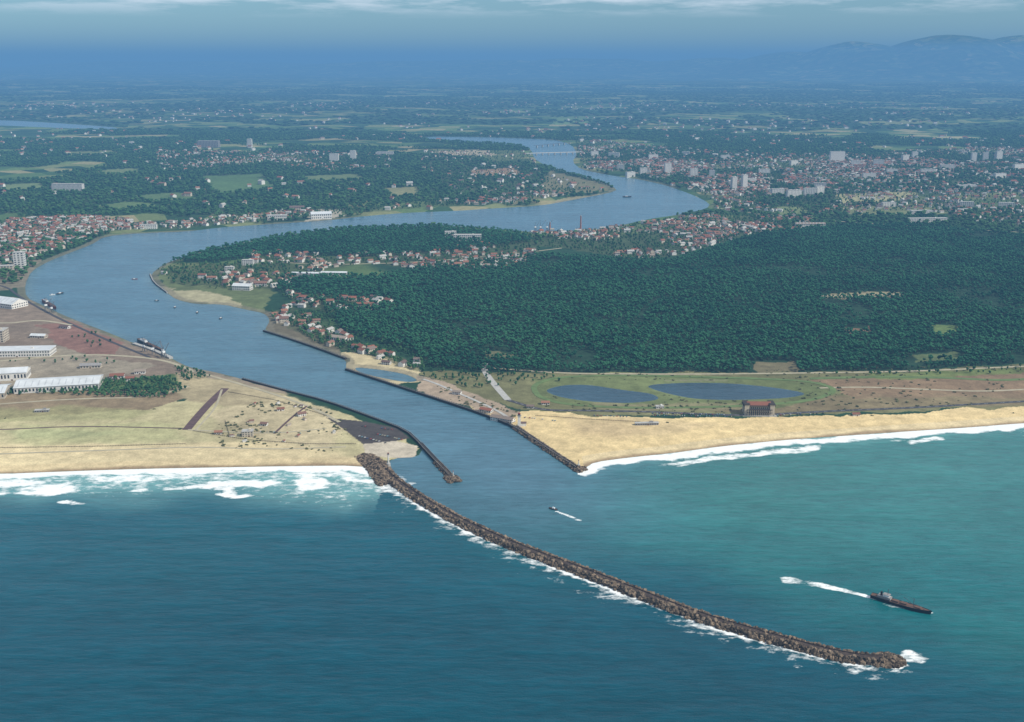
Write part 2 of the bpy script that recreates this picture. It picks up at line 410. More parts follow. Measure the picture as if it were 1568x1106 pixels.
k3=nt.mapr(nt.noise(pos,.00035,4,.6),.3,.7,.75,1.2)
kk=nt.math('MULTIPLY',nt.math('MULTIPLY',k1,k2),k3)
vs=nt.new('ShaderNodeVectorMath',operation='SCALE'); nt.link(cc,vs.inputs[0]); nt.link(kk,vs.inputs['Scale'])
nt.link(vs.outputs[0],b.inputs['Base Color']); b.inputs['Roughness'].default_value=.95; b.inputs['Specular IOR Level'].default_value=.05
ground.data.materials.append(m)

# ------------------------------------------------------------------ water
NAW=1000
AW=np.linspace(-math.radians(55),math.radians(55),NAW)
RW=np.concatenate([np.linspace(60,790,30)[:-1],CAM_H/np.tan(np.linspace(math.radians(37),math.radians(2.2),850))])
XW=np.outer(RW,np.sin(AW)); YW=np.outer(RW,np.cos(AW))
cj=np.unique(np.append(np.arange(0,len(RW),3),len(RW)-1)); cb=np.unique(np.append(np.arange(0,NAW,3),NAW-1))
s0=sdist(XW[np.ix_(cj,cb)].ravel(),YW[np.ix_(cj,cb)].ravel()).reshape(len(cj),len(cb))
SW=up(NAW,cb,up(len(RW),cj,s0,0),1)
mm=np.abs(SW)<120
SW[mm]=sdist(XW[mm],YW[mm])
BW_PX=[(572,706),(600,735),(650,770),(720,808),(800,843),(880,872),(960,903),(1040,935),(1100,955),(1180,978),(1260,1000),(1320,1012),(1360,1012)]
BW=chaikin(GP(BW_PX),2,False)
deep=C(.000,.060,.088); teal=C(.006,.112,.118); green=C(.034,.160,.146); surf=C(.16,.35,.34); river=C(.065,.145,.190)
wc=np.empty(XW.shape+(3,)); wc[:]=deep
yy=np.r_[0,BW[::-1,1]]; xx=np.r_[BW[-1,0]+BW[-1,1]*1.3,BW[::-1,0]]
side=XW-np.interp(YW,yy,xx)
nb=fbm(XW,YW,240,4,61); nb2=fbm(XW,YW,90,4,63)
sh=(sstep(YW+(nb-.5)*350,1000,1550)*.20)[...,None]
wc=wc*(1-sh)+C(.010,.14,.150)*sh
wid=np.interp(YW,[0,BW[-1,1],BW[0,1]],[900,320,140])
right=sstep(side+(nb-.5)*wid*.8,-.35*wid,1.1*wid)[...,None]
wc=wc*(1-right)+teal*right
gr=(right[...,0]*sstep(YW+(nb-.5)*300,1000,1700)*sstep(XW+(nb2-.5)*150,-50,420))[...,None]
wc=wc*(1-gr)+green*gr
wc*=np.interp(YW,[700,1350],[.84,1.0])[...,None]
leftsea=(XW<-190)&(YW<1700)&(side<10)
seamask=np.where(XW>100,1-sstep(YW,1875,1885),leftsea*1.0)
rightb=(XW>100)
nears=(1-sstep(-SW+(nb-.5)*110+(nb2-.5)*70,np.where(rightb,5,45),np.where(rightb,80,200)))*seamask
nk=(np.where(rightb,.45,.85)*nears)[...,None]
wc=wc*(1-nk)+surf*nk
rv=sstep(YW+(nb-.5)*260+(nb2-.5)*90,1130,1620)*(1-sstep(XW+(nb-.5)*120,20,330))*sstep(side,-6,14)
rv=np.where(YW>1880,1,np.where(YW>1710,(1-sstep(XW,20,330)),rv))[...,None]
rv=np.where(leftsea[...,None],0,rv)
wc=wc*(1-rv)+river*rv
shal=(1-sstep(-SW,0,40))*(YW>2200)*(YW<3600)
wc=wc*(1-.3*shal[...,None])+C(.12,.18,.17)*.3*shal[...,None]
pond=(SW<0)&(XW>60)&(YW>1890)&(YW<2150)
wc[pond]=C(.03,.065,.09)
# foam
foam=np.zeros(XW.shape)
n120=fbm(XW,YW,120,2,73)
dsh=-SW+(fbm(XW,YW,35,3,71)-.5)*24+(n120-.5)*18
w1=np.where(rightb,.95*(1-sstep(np.abs(dsh-12),5,26)),.95*(1-sstep(np.abs(dsh-12),6,28)))
foam=np.maximum(foam,w1*seamask)
w2=.74*(1-sstep(np.abs(dsh-46),4,19))*sstep(fbm(XW,YW,110,3,77),.40,.55)
foam=np.maximum(foam,w2*seamask)
w3=.78*(1-sstep(np.abs(dsh-(74+(n120-.5)*60)),4,20))*sstep(fbm(XW,YW,120,3,79),.38,.52)*(~rightb)
foam=np.maximum(foam,w3*seamask)
foam=np.maximum(foam,np.where(rightb,.30,.46)*nears)
wx_=(fbm(XW,YW,40,4,91)-.5)*60; wy_=(fbm(XW,YW,30,4,92)-.5)*34
for (u,v,a,bb,s) in [(80,750,64,8,.86),(372,741,56,8,.92),(352,757,38,5,.82),(475,740,48,11,.82),(95,770,32,4,.78),(15,740,60,9,.8),(190,734,80,7,.72),(500,726,60,7,.7),(-60,760,60,8,.9),
                     (1365,1020,30,7,.95),(1392,1004,30,9,.75),(598,744,26,20,.62),(270,728,60,6,.7)]:
    cx,cy=G(u,v); ax=abs(G(u+a,v)[0]-cx); ay=abs(G(u,v-bb)[1]-cy)
    d=((XW+wx_-cx)/ax)**2+((YW+wy_-cy)/ay)**2
    foam=np.maximum(foam,s*(1-sstep(d,.1,1.5)))
db=dpoly(XW,YW,BW,False)
left=sstep(-side,-8,2)
foam=np.maximum(foam,(.40+.5*left)*(1-sstep(db+(fbm(XW,YW,22,3,81)-.5)*16,8,23)))
foam=np.maximum(foam,left*.48*(1-sstep(db+(fbm(XW,YW,40,3,82)-.5)*44,12,58)))
def wake(pts,w0,w1_,s):
    global foam
    P=GP(pts); L=np.r_[0,np.cumsum(np.hypot(*np.diff(P,axis=0).T))]
    for i in range(len(P)-1):
        e=P[i+1]-P[i]; l2=(e**2).sum(); t=np.clip(((XW-P[i,0])*e[0]+(YW-P[i,1])*e[1])/l2,0,1)
        d=np.hypot(XW-P[i,0]-t*e[0],YW-P[i,1]-t*e[1]); g=(L[i]+t*math.sqrt(l2))/L[-1]
        foam=np.maximum(foam,s*(1-g*.42)*(1-sstep(d,(w0+(w1_-w0)*g)*.4,(w0+(w1_-w0)*g))))
wake([(1345,918),(1300,906),(1250,895),(1205,888)],4,14,.88)
wake([(1425,938),(1380,930),(1340,922)],5,8,.6)
wake([(852,783),(868,789),(888,797)],2.5,6,.85)
ZW=np.zeros(XW.shape)
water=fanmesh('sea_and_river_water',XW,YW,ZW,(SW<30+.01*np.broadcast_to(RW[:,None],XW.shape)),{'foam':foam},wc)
m,nt,b=newmat('water')
at=nt.new('ShaderNodeAttribute',attribute_name='Col').outputs['Color']
fo=nt.new('ShaderNodeAttribute',attribute_name='foam').outputs['Fac']
pos=nt.new('ShaderNodeNewGeometry').outputs['Position']
mp=nt.new('ShaderNodeMapping'); mp.inputs['Scale'].default_value=(.28,1,1); mp.inputs['Rotation'].default_value=(0,0,math.radians(7)); nt.link(pos,mp.inputs[0])
mpf=nt.new('ShaderNodeMapping'); mpf.inputs['Scale'].default_value=(.55,1,1); nt.link(pos,mpf.inputs[0])
st=nt.noise(mp.outputs[0],.022,4,.6)
st2=nt.noise(mp.outputs[0],.12,4,.6)
lg=nt.noise(pos,.004,3)
k=nt.math('MULTIPLY',nt.mapr(st,.3,.7,.87,1.13),nt.math('MULTIPLY',nt.mapr(st2,.3,.7,.80,1.20),nt.mapr(lg,.3,.7,.88,1.12)))
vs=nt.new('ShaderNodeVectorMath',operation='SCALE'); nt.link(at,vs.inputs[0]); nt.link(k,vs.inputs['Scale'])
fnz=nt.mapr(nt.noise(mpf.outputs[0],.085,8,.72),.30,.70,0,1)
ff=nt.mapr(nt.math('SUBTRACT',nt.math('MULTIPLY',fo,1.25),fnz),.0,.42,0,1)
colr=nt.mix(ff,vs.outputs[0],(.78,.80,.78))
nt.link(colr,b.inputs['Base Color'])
nt.link(nt.mapr(ff,0,1,.22,.9),b.inputs['Roughness']); b.inputs['IOR'].default_value=1.33
b.inputs['Specular IOR Level'].default_value=.34
bm_=nt.new('ShaderNodeBump'); bm_.inputs['Strength'].default_value=.8; bm_.inputs['Distance'].default_value=1.0
hh=nt.math('ADD',nt.math('MULTIPLY',st,5.0),nt.math('ADD',nt.math('MULTIPLY',st2,1.3),nt.math('MULTIPLY',nt.noise(pos,.5,3),.35)))
nt.link(hh,bm_.inputs['Height']); nt.link(bm_.outputs[0],b.inputs['Normal'])
water.data.materials.append(m)
print('water',time.time()-T0)

# ------------------------------------------------------------------ instancing
def proto_coll(name,objs):
    c=bpy.data.collections.new(name)
    for o in objs: c.objects.link(o)
    return c
def scatter(name,pts,coll,idx,rot,scl,parent=None):
    me=bpy.data.meshes.new(name); n=len(pts)
    me.vertices.add(n); me.vertices.foreach_set('co',np.asarray(pts,np.float32).ravel())
    a=me.attributes.new('idx','INT','POINT'); a.data.foreach_set('value',np.asarray(idx,np.int32))
    a=me.attributes.new('rot','FLOAT_VECTOR','POINT'); a.data.foreach_set('vector',np.asarray(rot,np.float32).ravel())
    a=me.attributes.new('scl','FLOAT_VECTOR','POINT'); a.data.foreach_set('vector',np.asarray(scl,np.float32).ravel())
    o=bpy.data.objects.new(name,me); scene.collection.objects.link(o)
    if parent: o.parent=parent
    g=bpy.data.node_groups.new(name+'_gn','GeometryNodeTree')
    g.interface.new_socket('Geometry',in_out='INPUT',socket_type='NodeSocketGeometry')
    g.interface.new_socket('Geometry',in_out='OUTPUT',socket_type='NodeSocketGeometry')
    N=g.nodes; i=N.new('NodeGroupInput'); ou=N.new('NodeGroupOutput'); ip=N.new('GeometryNodeInstanceOnPoints'); ci=N.new('GeometryNodeCollectionInfo')
    ci.inputs['Collection'].default_value=coll; ci.inputs['Separate Children'].default_value=True; ci.inputs['Reset Children'].default_value=True
    ip.inputs['Pick Instance'].default_value=True
    g.links.new(i.outputs[0],ip.inputs['Points']); g.links.new(ci.outputs[0],ip.inputs['Instance'])
    for nm,ty,so in (('idx','INT','Instance Index'),('rot','FLOAT_VECTOR','Rotation'),('scl','FLOAT_VECTOR','Scale')):
        q=N.new('GeometryNodeInputNamedAttribute'); q.data_type=ty; q.inputs['Name'].default_value=nm
        g.links.new(q.outputs['Attribute'],ip.inputs[so])
    g.links.new(ip.outputs[0],ou.inputs[0])
    md=o.modifiers.new('instances','NODES'); md.node_group=g
    return o
def clump(mb,c,r,mat,sub=1,jit=.25,sq=.75):
    bm=bmesh.new(); bmesh.ops.create_icosphere(bm,subdivisions=sub,radius=1)
    vs=[]
    for v in bm.verts:
        k=1+random.uniform(-jit,jit)
        vs.append((c[0]+v.co.x*r*k,c[1]+v.co.y*r*k,c[2]+v.co.z*r*k*sq))
    fs=[tuple(v.index for v in f.verts) for f in bm.faces]; bm.free()
    mb.add(vs,fs,mat)
def tree_proto(name,kind):
    mb=MB()
    if kind=='pine':
        h=random.uniform(9,12.5); mb.cyl((0,0,-.5),.35,.16,h-1,M['trunk'],5)
        for i in range(3):
            a=random.uniform(0,6.28); mb.beam((0,0,h*.62),(2.3*math.cos(a),2.3*math.sin(a),h*.82),.1,M['trunk'])
        for i in range(8):
            a=random.uniform(0,6.28); q=random.uniform(0,3.0)
            clump(mb,(q*math.cos(a),q*math.sin(a),h*random.uniform(.68,1.0)),random.uniform(1.3,2.2),M['pine'],1 if i%2 else 2,.24,.65)
    elif kind=='leaf':
        h=random.uniform(7,9); mb.cyl((0,0,-.5),.4,.2,h*.6,M['trunk'],5)
        for i in range(3):
            a=random.uniform(0,6.28); mb.beam((0,0,h*.4),(2*math.cos(a),2*math.sin(a),h*.65),.12,M['trunk'])
        for i in range(8):
            a=random.uniform(0,6.28); q=random.uniform(0,2.8)
            clump(mb,(q*math.cos(a),q*math.sin(a),h*random.uniform(.4,.95)),random.uniform(1.4,2.4),M['leaf'],1 if i%2 else 2,.26,.85)
    else:
        for i in range(6):
            a=random.uniform(0,6.28); q=random.uniform(0,1.8)
            clump(mb,(q*math.cos(a),q*math.sin(a),random.uniform(.3,1.0)),random.uniform(.7,1.3),M['scrub'],1 if i%2 else 2,.28,.75)
    return mb.obj(name,link=False)
PINES=proto_coll('pine_tree_types',[tree_proto('pine_tree_type',"pine") for i in range(6)])
LEAFS=proto_coll('broadleaf_tree_types',[tree_proto('broadleaf_tree_type',"leaf") for i in range(5)])
SCRUBS=proto_coll('shrub_types',[tree_proto('shrub_type',"scrub") for i in range(4)])
def jgrid(P,s,jit=.45,azmax=35):
    P=np.asarray(P); lo=P.min(0); hi=P.max(0)
    xs=np.arange(lo[0],hi[0],s); ys=np.arange(lo[1],hi[1],s)
    x,y=np.meshgrid(xs,ys); x=x.ravel()+rng.uniform(-jit,jit,x.size)*s; y=y.ravel()+rng.uniform(-jit,jit,y.size)*s
    k=(np.abs(np.degrees(np.arctan2(x,y)))<azmax)
    x=x[k];y=y[k]; k=inpoly(x,y,P); return x[k],y[k]
def put(name,x,y,coll,n,smin,smax,zs=(.85,1.15),zoff=0,parent=None,yaw=None,minsd=4):
    sd=sdist(x,y); k=sd>minsd; x=x[k];y=y[k];sd=sd[k]
    if yaw is not None: yaw=yaw[k]
    z=height(x,y,sd)+zoff; N=len(x)
    s=rng.uniform(smin,smax,N)
    scl=np.stack([s,s,s*rng.uniform(zs[0],zs[1],N)],1)
    yw=rng.uniform(0,6.28,N) if yaw is None else yaw
    rot=np.stack([np.zeros(N),np.zeros(N),yw],1)
    print(name,N)
    return scatter(name,np.stack([x,y,z],1),coll,rng.integers(0,n,N),rot,scl,parent)

fx,fy=jgrid(GP(FOREST),8.2,.5,33)
keep=np.ones(len(fx),bool)
for p,c in CLEAR: keep&=~inpoly(fx+ (fbm(fx,fy,30,2,5)-.5)*20,fy,GP(p))
rd=[chaikin(GP([(700,500),(720,540),(745,560)]),2,False),chaikin(GP([(980,500),(985,480),(1010,460),(1100,440),(1300,415),(1568,400)]),2,False),chaikin(GP([(640,480),(800,470),(1000,463),(1250,456)]),2,False),
    chaikin(GP([(560,450),(700,440),(900,430),(1100,405)]),1,False),chaikin(GP([(860,560),(1000,530),(1200,500),(1420,480),(1600,470)]),2,False)]
for q in rd: keep&=dpoly(fx,fy,q,False)>6
keep&=(fbm(fx,fy,120,3,44)+rng.uniform(-.14,.14,len(fx)))>.30
for t,_,_ in TOWNS: 
    P=GP(t); keep&=~(inpoly(fx,fy,P)&(rng.random(len(fx))<.6))
put('pine_forest',fx[keep],fy[keep],PINES,6,.6,1.35,(.75,1.25))
gx,gy=jgrid(GP(FOREST2),10,.5,33)
put('riverside_wood',gx,gy,PINES,6,.7,1.4)

x,y=jgrid([(-6500,3000),(6500,3000),(6500,9800),(-6500,9800)],27,.5,32)
k=(woods(x,y)>.42)&(np.hypot(x,y)>3050)
for q in (FOREST,FOREST2): k&=~inpoly(x,y,GP(q))
k&=~inpoly(x,y,GP([(232,420),(255,404),(430,390),(830,370),(1160,330),(1160,420),(430,480),(262,460)]))
for t,_,_ in TOWNS: k&=~(inpoly(x,y,GP(t))&(rng.random(len(x))<.45))
for t,_ in FIELDS: k&=~inpoly(x,y,GP(t))
put('distant_woodland',x[k],y[k],LEAFS,5,1.6,3.0,(.5,.75),minsd=12)
x,y=jgrid([(-16000,9500),(16000,9500),(16000,26000),(-16000,26000)],120,.5,31)
k=(woods(x,y)>.42); put('horizon_woodland',x[k],y[k],LEAFS,5,6,11,(.14,.20),minsd=60)
xs=[];ys=[]
for t,s,p in TOWNS:
    a,b_=jgrid(GP(t),max(14,s*.58),.5,33); kk_=rng.random(len(a))<.55; xs.append(a[kk_]);ys.append(b_[kk_])
put('garden_trees',np.concatenate(xs),np.concatenate(ys),LEAFS,5,.7,1.3,minsd=8)
xs=[];ys=[]
for t,s,p in [([(60,592),(180,584),(262,582),(285,600),(250,614),(160,612),(60,606)],7,.7),([(-150,600),(50,600),(40,610),(-150,612)],8,.6),([(264,562),(310,570),(322,580),(290,588),(270,578)],8,.5),
              ([(236,408),(400,398),(420,440),(330,446),(250,425)],13,.4),([(415,480),(500,478),(640,545),(660,575),(560,548),(480,525)],9,.5),([(640,560),(860,572),(860,588),(720,600),(650,578)],11,.4),
              ([(100,520),(140,510),(180,530),(140,540)],14,.3),([(1250,570),(1568,558),(1700,556),(1700,572),(1300,580)],12,.3),([(0,560),(60,548),(160,552),(200,566),(120,560)],14,.25)]:
    a,b_=jgrid(GP(t),s,.5,35); kk_=rng.random(len(a))<p; xs.append(a[kk_]);ys.append(b_[kk_])
put('coastal_trees',np.concatenate(xs),np.concatenate(ys),LEAFS,5,.5,.95,minsd=6)
xs=[];ys=[]
for t,s,p in [([(370,625),(430,612),(520,640),(540,670),(480,690),(340,680)],9,.4),([(-200,630),(280,620),(290,700),(-200,705)],16,.05),([(820,575),(1568,562),(1700,560),(1700,622),(1000,640),(820,625)],10,.22),
              ([(640,580),(790,632),(800,645),(700,620)],8,.4),([(880,640),(1100,645),(1568,630),(1568,638),(1100,650),(900,655)],13,.09),([(440,680),(555,690),(550,700),(440,695)],10,.15),([(330,650),(400,650),(410,690),(340,690)],8,.3)]:
    a,b_=jgrid(GP(t),s,.5,35); kk_=(rng.random(len(a))<p)&(fbm(a,b_,50,3,90)>.43); xs.append(a[kk_]);ys.append(b_[kk_])
put('dune_shrubs',np.concatenate(xs),np.concatenate(ys),SCRUBS,4,.5,1.6,minsd=10)

def house_proto(i):
    mb=MB(); w=random.uniform(10,16); d=random.uniform(8,11); h=random.choice([3.2,5.8,5.8,6.2]); wall=[M['white'],M['cream'],M['white']][i%3]
    roof=M['tile'] if i!=5 else M['pale']
    mb.gable((0,0,-1),w,d,h+1,2.4,wall,roof,.6,.3)
    nb=4
    for fl in range(1 if h<4 else 2):
        for j in range(nb):
            xx=-w/2+w*(j+.5)/nb
            for sg in (-1,1):
                yy=sg*(d/2+.03); z0=1.0+fl*2.8
                q=[(xx-.6,yy,z0),(xx+.6,yy,z0),(xx+.6,yy,z0+1.3),(xx-.6,yy,z0+1.3)]
                if fl==0 and j==1 and sg<0: q=[(xx-.6,yy,.05),(xx+.6,yy,.05),(xx+.6,yy,2.2),(xx-.6,yy,2.2)]; mb.add(q,[(0,1,2,3)],M['door'])
                else: mb.add(q,[(0,1,2,3) if sg<0 else (3,2,1,0)],M['glass'])
    mb.box((w*.25,.9,h+2.6),(.8,.8,2.2),M['brick'])
    if i in (1,3):
        mb.gable((w/2+2.6,0,-1),5.2,d*.7,h*.6+1,1.5,wall,roof,.4,.3)
    return mb.obj('house_type',link=False)
HOUSES=proto_coll('house_types',[house_proto(i) for i in range(6)])
xs=[];ys=[]
for t,s,p in TOWNS:
    a,b_=jgrid(GP(t),s,.36,34); kk_=(rng.random(len(a))<p*1.25)&(fbm(a,b_,230,3,14)>.43); xs.append(a[kk_]);ys.append(b_[kk_])
x=np.concatenate(xs);y=np.concatenate(ys)
yw=np.round(fbm(x,y,400,2,15)*10)*.35+rng.integers(0,2,len(x))*math.pi/2+rng.normal(0,.06,len(x))
put('town_houses',x,y,HOUSES,6,.8,1.5,(.9,1.2),yaw=yw,minsd=14)
x,y=jgrid([(-9000,4300),(9000,4300),(9000,16000),(-9000,16000)],120,.5,31)
k=(fbm(x,y,900,3,16)>.55)&(rng.random(len(x))<.28); x=x[k];y=y[k]
put('village_houses',x,y,HOUSES,6,1.2,2.3,(.9,1.2),minsd=20)
x,y=jgrid(GP([(380,615),(430,612),(500,640),(520,670),(430,690),(350,678)]),18,.4); k=(rng.random(len(x))<.15); 
put('dune_cabins',x[k],y[k],HOUSES,6,.4,.65,minsd=20)
print('scatter',time.time()-T0)

# ------------------------------------------------------------------ landmark buildings
def gz(x,y): return float(H(x,y)[0])
def block(name,u,v,w,d,h,yaw=0,floors=4,bays=8,roof='flat',wall='white',roofm=None,rh=None,door=True):
    x,y=G(u,v); z=gz(x,y); yw=math.radians(yaw); e=empty(name,(x,y,z),yw)
    W=MB()
    rm=M[roofm] if roofm else (M['tile'] if roof=='gable' else M['pale'])
    if roof=='gable':
        a,b2=w/2,d/2; rh=rh or d*.22
        vs=[(-a,-b2,-2),(a,-b2,-2),(a,b2,-2),(-a,b2,-2),(-a,-b2,h),(a,-b2,h),(a,b2,h),(-a,b2,h),(-a,0,h+rh),(a,0,h+rh)]
        W.add(vs,[(0,1,5,4),(2,3,7,6),(1,2,6,9,5),(3,0,4,8,7)],M[wall]); W.obj('walls',e)
        Rm=MB(); ov=1.0;th=.5;k=rh/b2
        for sg in (-1,1):
            vv=[(-a-ov,sg*(b2+ov),h-ov*k+.05),(a+ov,sg*(b2+ov),h-ov*k+.05),(a+ov,sg*.02,h+rh+.05),(-a-ov,sg*.02,h+rh+.05)]; vv+=[(p,q,r+th) for p,q,r in vv]
            Rm.add(vv,[(0,1,2,3),(4,7,6,5),(0,4,5,1),(1,5,6,2),(2,6,7,3),(3,7,4,0)],rm)
        if w>80:
            for j in range(int(w/12)):
                c=-w/2+6+j*12
                Rm.add([(c-1,-b2*.85,h+rh*.15+.65),(c+1,-b2*.85,h+rh*.15+.65),(c+1,-b2*.15,h+rh*.85+.65),(c-1,-b2*.15,h+rh*.85+.65)],[(0,1,2,3)],M['skylight'])
        Rm.obj('roof',e)
    else:
        W.box((0,0,h/2-1),(w,d,h+2),M[wall]); W.obj('walls',e)
        Rm=MB(); Rm.box((0,0,h+.3),(w+1,d+1,.6),rm); Rm.box((w*.2,0,h+1.8),(min(6,w*.2),min(5,d*.4),2.4),M[wall]); Rm.obj('roof',e)
    Wi=MB(); fh=h/floors
    for f in range(floors):
        z0=f*fh+fh*.3; z1=f*fh+fh*.78
        for sx_,n,half,off in ((0,bays,w/2,d/2),(1,max(2,int(bays*d/w)),d/2,w/2)):
            for j in range(n):
                c=-half+2*half*(j+.5)/n; ww=half/n*.5
                for sg in (-1,1):
                    if door and f==0 and sx_==0 and j==n//2 and sg<0: continue
                    o=sg*(off+.06)
                    if sx_==0: q=[(c-ww,o,z0),(c+ww,o,z0),(c+ww,o,z1),(c-ww,o,z1)]; q=q if sg<0 else q[::-1]
                    else: q=[(o,c-ww,z0),(o,c+ww,z0),(o,c+ww,z1),(o,c-ww,z1)]; q=q if sg>0 else q[::-1]
                    Wi.add(q,[(0,1,2,3)],M['glass'])
    Wi.obj('windows',e)
    Do=MB(); n=bays; c=-w/2+w*(n//2+.5)/n; Do.box((c,-d/2-.1,1.2),(min(3,w/n*.6),.3,2.6),M['door']); Do.obj('door',e)
    return e
B=block
B('industrial_hangar',92,596,150,62,11,yaw=12,floors=1,bays=24,roof='gable',wall='white',roofm='lightroof',rh=6)
B('industrial_hangar',20,582,60,40,15,yaw=12,floors=1,bays=10,roof='gable',wall='white',roofm='lightroof',rh=6)
B('industrial_hangar',-40,610,120,60,11,yaw=12,floors=1,bays=20,roof='gable',wall='cream',roofm='lightroof',rh=6)
B('quay_warehouse',30,546,140,42,13,yaw=4,floors=2,bays=26,wall='white',roofm='lightroof')
B('quay_warehouse',-2,525,36,34,26,yaw=4,floors=5,bays=5,wall='cream')
B('quay_warehouse',5,470,120,50,12,yaw=-25,floors=2,bays=18,roof='gable',wall='white',roofm='lightroof')
for u,v,w,d in [(180,582,26,14),(215,575,20,12),(200,586,16,10)]: B('workshop',u,v,w,d,6,yaw=10,floors=1,bays=5,roof='gable',wall='white')
B('workshop',140,566,40,14,6,yaw=6,floors=1,bays=7,roof='gable',wall='cream',roofm='grey')
B('workshop',60,520,34,14,6,yaw=-8,floors=1,bays=6,roof='gable',wall='cream',roofm='lightroof'); B('workshop',100,505,24,12,5,yaw=-20,floors=1,bays=5,roof='gable',wall='white')
B('grain_silo',32,414,30,24,52,yaw=10,floors=8,bays=3,wall='white')
B('grain_silo',8,418,50,22,18,yaw=10,floors=3,bays=6,wall='cream')
B('riverside_factory',492,336,80,34,20,yaw=15,floors=2,bays=10,roof='gable',wall='white',roofm='lightroof')
B('riverside_factory',425,338,75,30,18,yaw=10,floors=2,bays=10,wall='white')
B('riverside_factory',455,324,60,26,14,yaw=10,floors=2,bays=8,roof='gable',wall='cream')
B('riverside_factory',228,352,60,18,16,yaw=5,floors=3,bays=8,wall='white')
B('tower_block',1123,292,26,20,62,yaw=20,floors=14,bays=5)
B('tower_block',1139,290,26,20,66,yaw=20,floors=15,bays=5)
B('tower_block',1090,274,30,20,40,yaw=-10,floors=10,bays=5)
B('tower_block',1022,268,36,22,60,yaw=10,floors=12,bays=5)
B('apartment_slab',1281,250,90,24,62,yaw=5,floors=14,bays=14)
B('apartment_slab',105,294,150,26,34,yaw=-5,floors=8,bays=24)
B('apartment_slab',320,228,150,60,45,yaw=0,floors=8,bays=14,wall='grey',roofm='grey')
B('tower_block',383,228,32,28,60,floors=12,bays=4)
B('tower_block',512,250,55,28,50,floors=10,bays=8); B('tower_block',541,246,35,28,55,floors=12,bays=5); B('apartment_slab',590,240,110,22,26,floors=5,bays=12)
for u,v,w,h in [(1345,256,60,34),(1385,250,45,40),(1400,245,35,42),(1490,250,30,55),(1508,250,30,55),(1528,248,45,55),(1560,262,90,30),(1450,262,80,28),(1330,275,70,26),(1240,302,60,36),(1215,304,70,34),(1190,300,60,28),(1254,300,40,40),(1255,290,60,26),(1062,272,40,44),(965,272,50,28),(940,242,70,30),(1000,245,60,28),(1420,268,80,24),(950,262,40,30),
    (1170,268,60,26),(1215,255,50,28),(1310,256,50,30),(1365,268,60,24),(1530,275,70,24),(1540,320,60,22),(1480,318,55,20),(1360,318,60,18),(1110,246,60,26),(1050,240,50,26),(1150,282,50,24),(910,240,50,30),(985,268,40,34)]:
    B('apartment_block',u,v,w,20,h,yaw=random.uniform(-15,25),floors=max(5,int(h/4)),bays=max(4,int(w/7)))
B('school_building',1420,342,150,24,16,yaw=4,floors=3,bays=24); B('school_building',1240,350,110,20,14,floors=3,bays=16,roof='gable'); B('school_building',1410,330,90,22,16,yaw=6,floors=3,bays=14)
B('market_hall',1480,290,90,40,14,floors=2,bays=12)
B('sanatorium',716,370,95,26,20,yaw=0,floors=4,bays=14); B('sanatorium',690,364,40,22,18,yaw=5,floors=4,bays=6)
B('terrace_of_houses',470,425,85,12,9,yaw=-3,floors=2,bays=16,roof='gable',roofm='lightroof'); B('terrace_of_houses',512,424,75,12,9,yaw=-3,floors=2,bays=14,roof='gable',roofm='lightroof')
B('waterfront_hall',372,446,50,24,12,yaw=-10,floors=2,bays=8,roof='gable',roofm='lightroof'); B('waterfront_hall',400,440,36,20,9,floors=2,bays=6,roof='gable',wall='white')
B('villa',352,418,26,16,14,floors=4,bays=5); B('villa',380,408,34,16,16,floors=4,bays=6); B('villa',325,432,26,14,10,floors=3,bays=5,roof='gable')
B('villa',310,428,22,14,10,floors=3,bays=5,roof='gable'); B('villa',390,405,22,14,12,floors=3,bays=5,roof='gable')
B('dune_villa',380,671,18,13,9,yaw=8,floors=3,bays=4,roof='flat',wall='cream'); B('dune_villa',335,668,12,8,4,yaw=8,floors=1,bays=4,roof='gable')
B('dune_villa',462,640,14,9,5,yaw=30,floors=2,bays=4,roof='gable'); B('dune_villa',405,655,11,8,4,yaw=-12,floors=1,bays=3,roof='gable'); B('dune_villa',430,632,12,8,4,yaw=15,floors=1,bays=3,roof='gable')
B('dune_villa',65,634,24,8,3.5,yaw=8,floors=1,bays=6,roof='flat',wall='grey')
B('harbour_restaurant',770,645,42,13,6,yaw=-28,floors=2,bays=9,roof='gable',wall='white'); B('harbour_restaurant',745,632,22,11,5,yaw=-28,floors=1,bays=5,roof='gable')
B('beach_house',835,622,14,9,4,yaw=5,floors=1,bays=4,roof='gable'); B('beach_house',812,628,12,8,4,yaw=-5,floors=1,bays=4,roof='gable')
B('beach_house',700,606,16,9,5,yaw=-20,floors=2,bays=4,roof='gable'); B('beach_house',1010,628,14,8,4,yaw=5,floors=1,bays=4,roof='flat'); B('beach_house',592,560,18,10,6,yaw=-20,floors=2,bays=4,roof='gable')
B('beach_house',990,654,40,7,3.5,yaw=4,floors=1,bays=10,roof='flat',wall='grey'); B('beach_house',1310,640,12,7,4,yaw=4,floors=1,bays=4,roof='gable')
B('riverside_depot',520,524,40,16,8,yaw=-25,floors=1,bays=8,roof='gable'); B('riverside_depot',560,472,45,14,8,yaw=-5,floors=2,bays=8,roof='gable',wall='white')

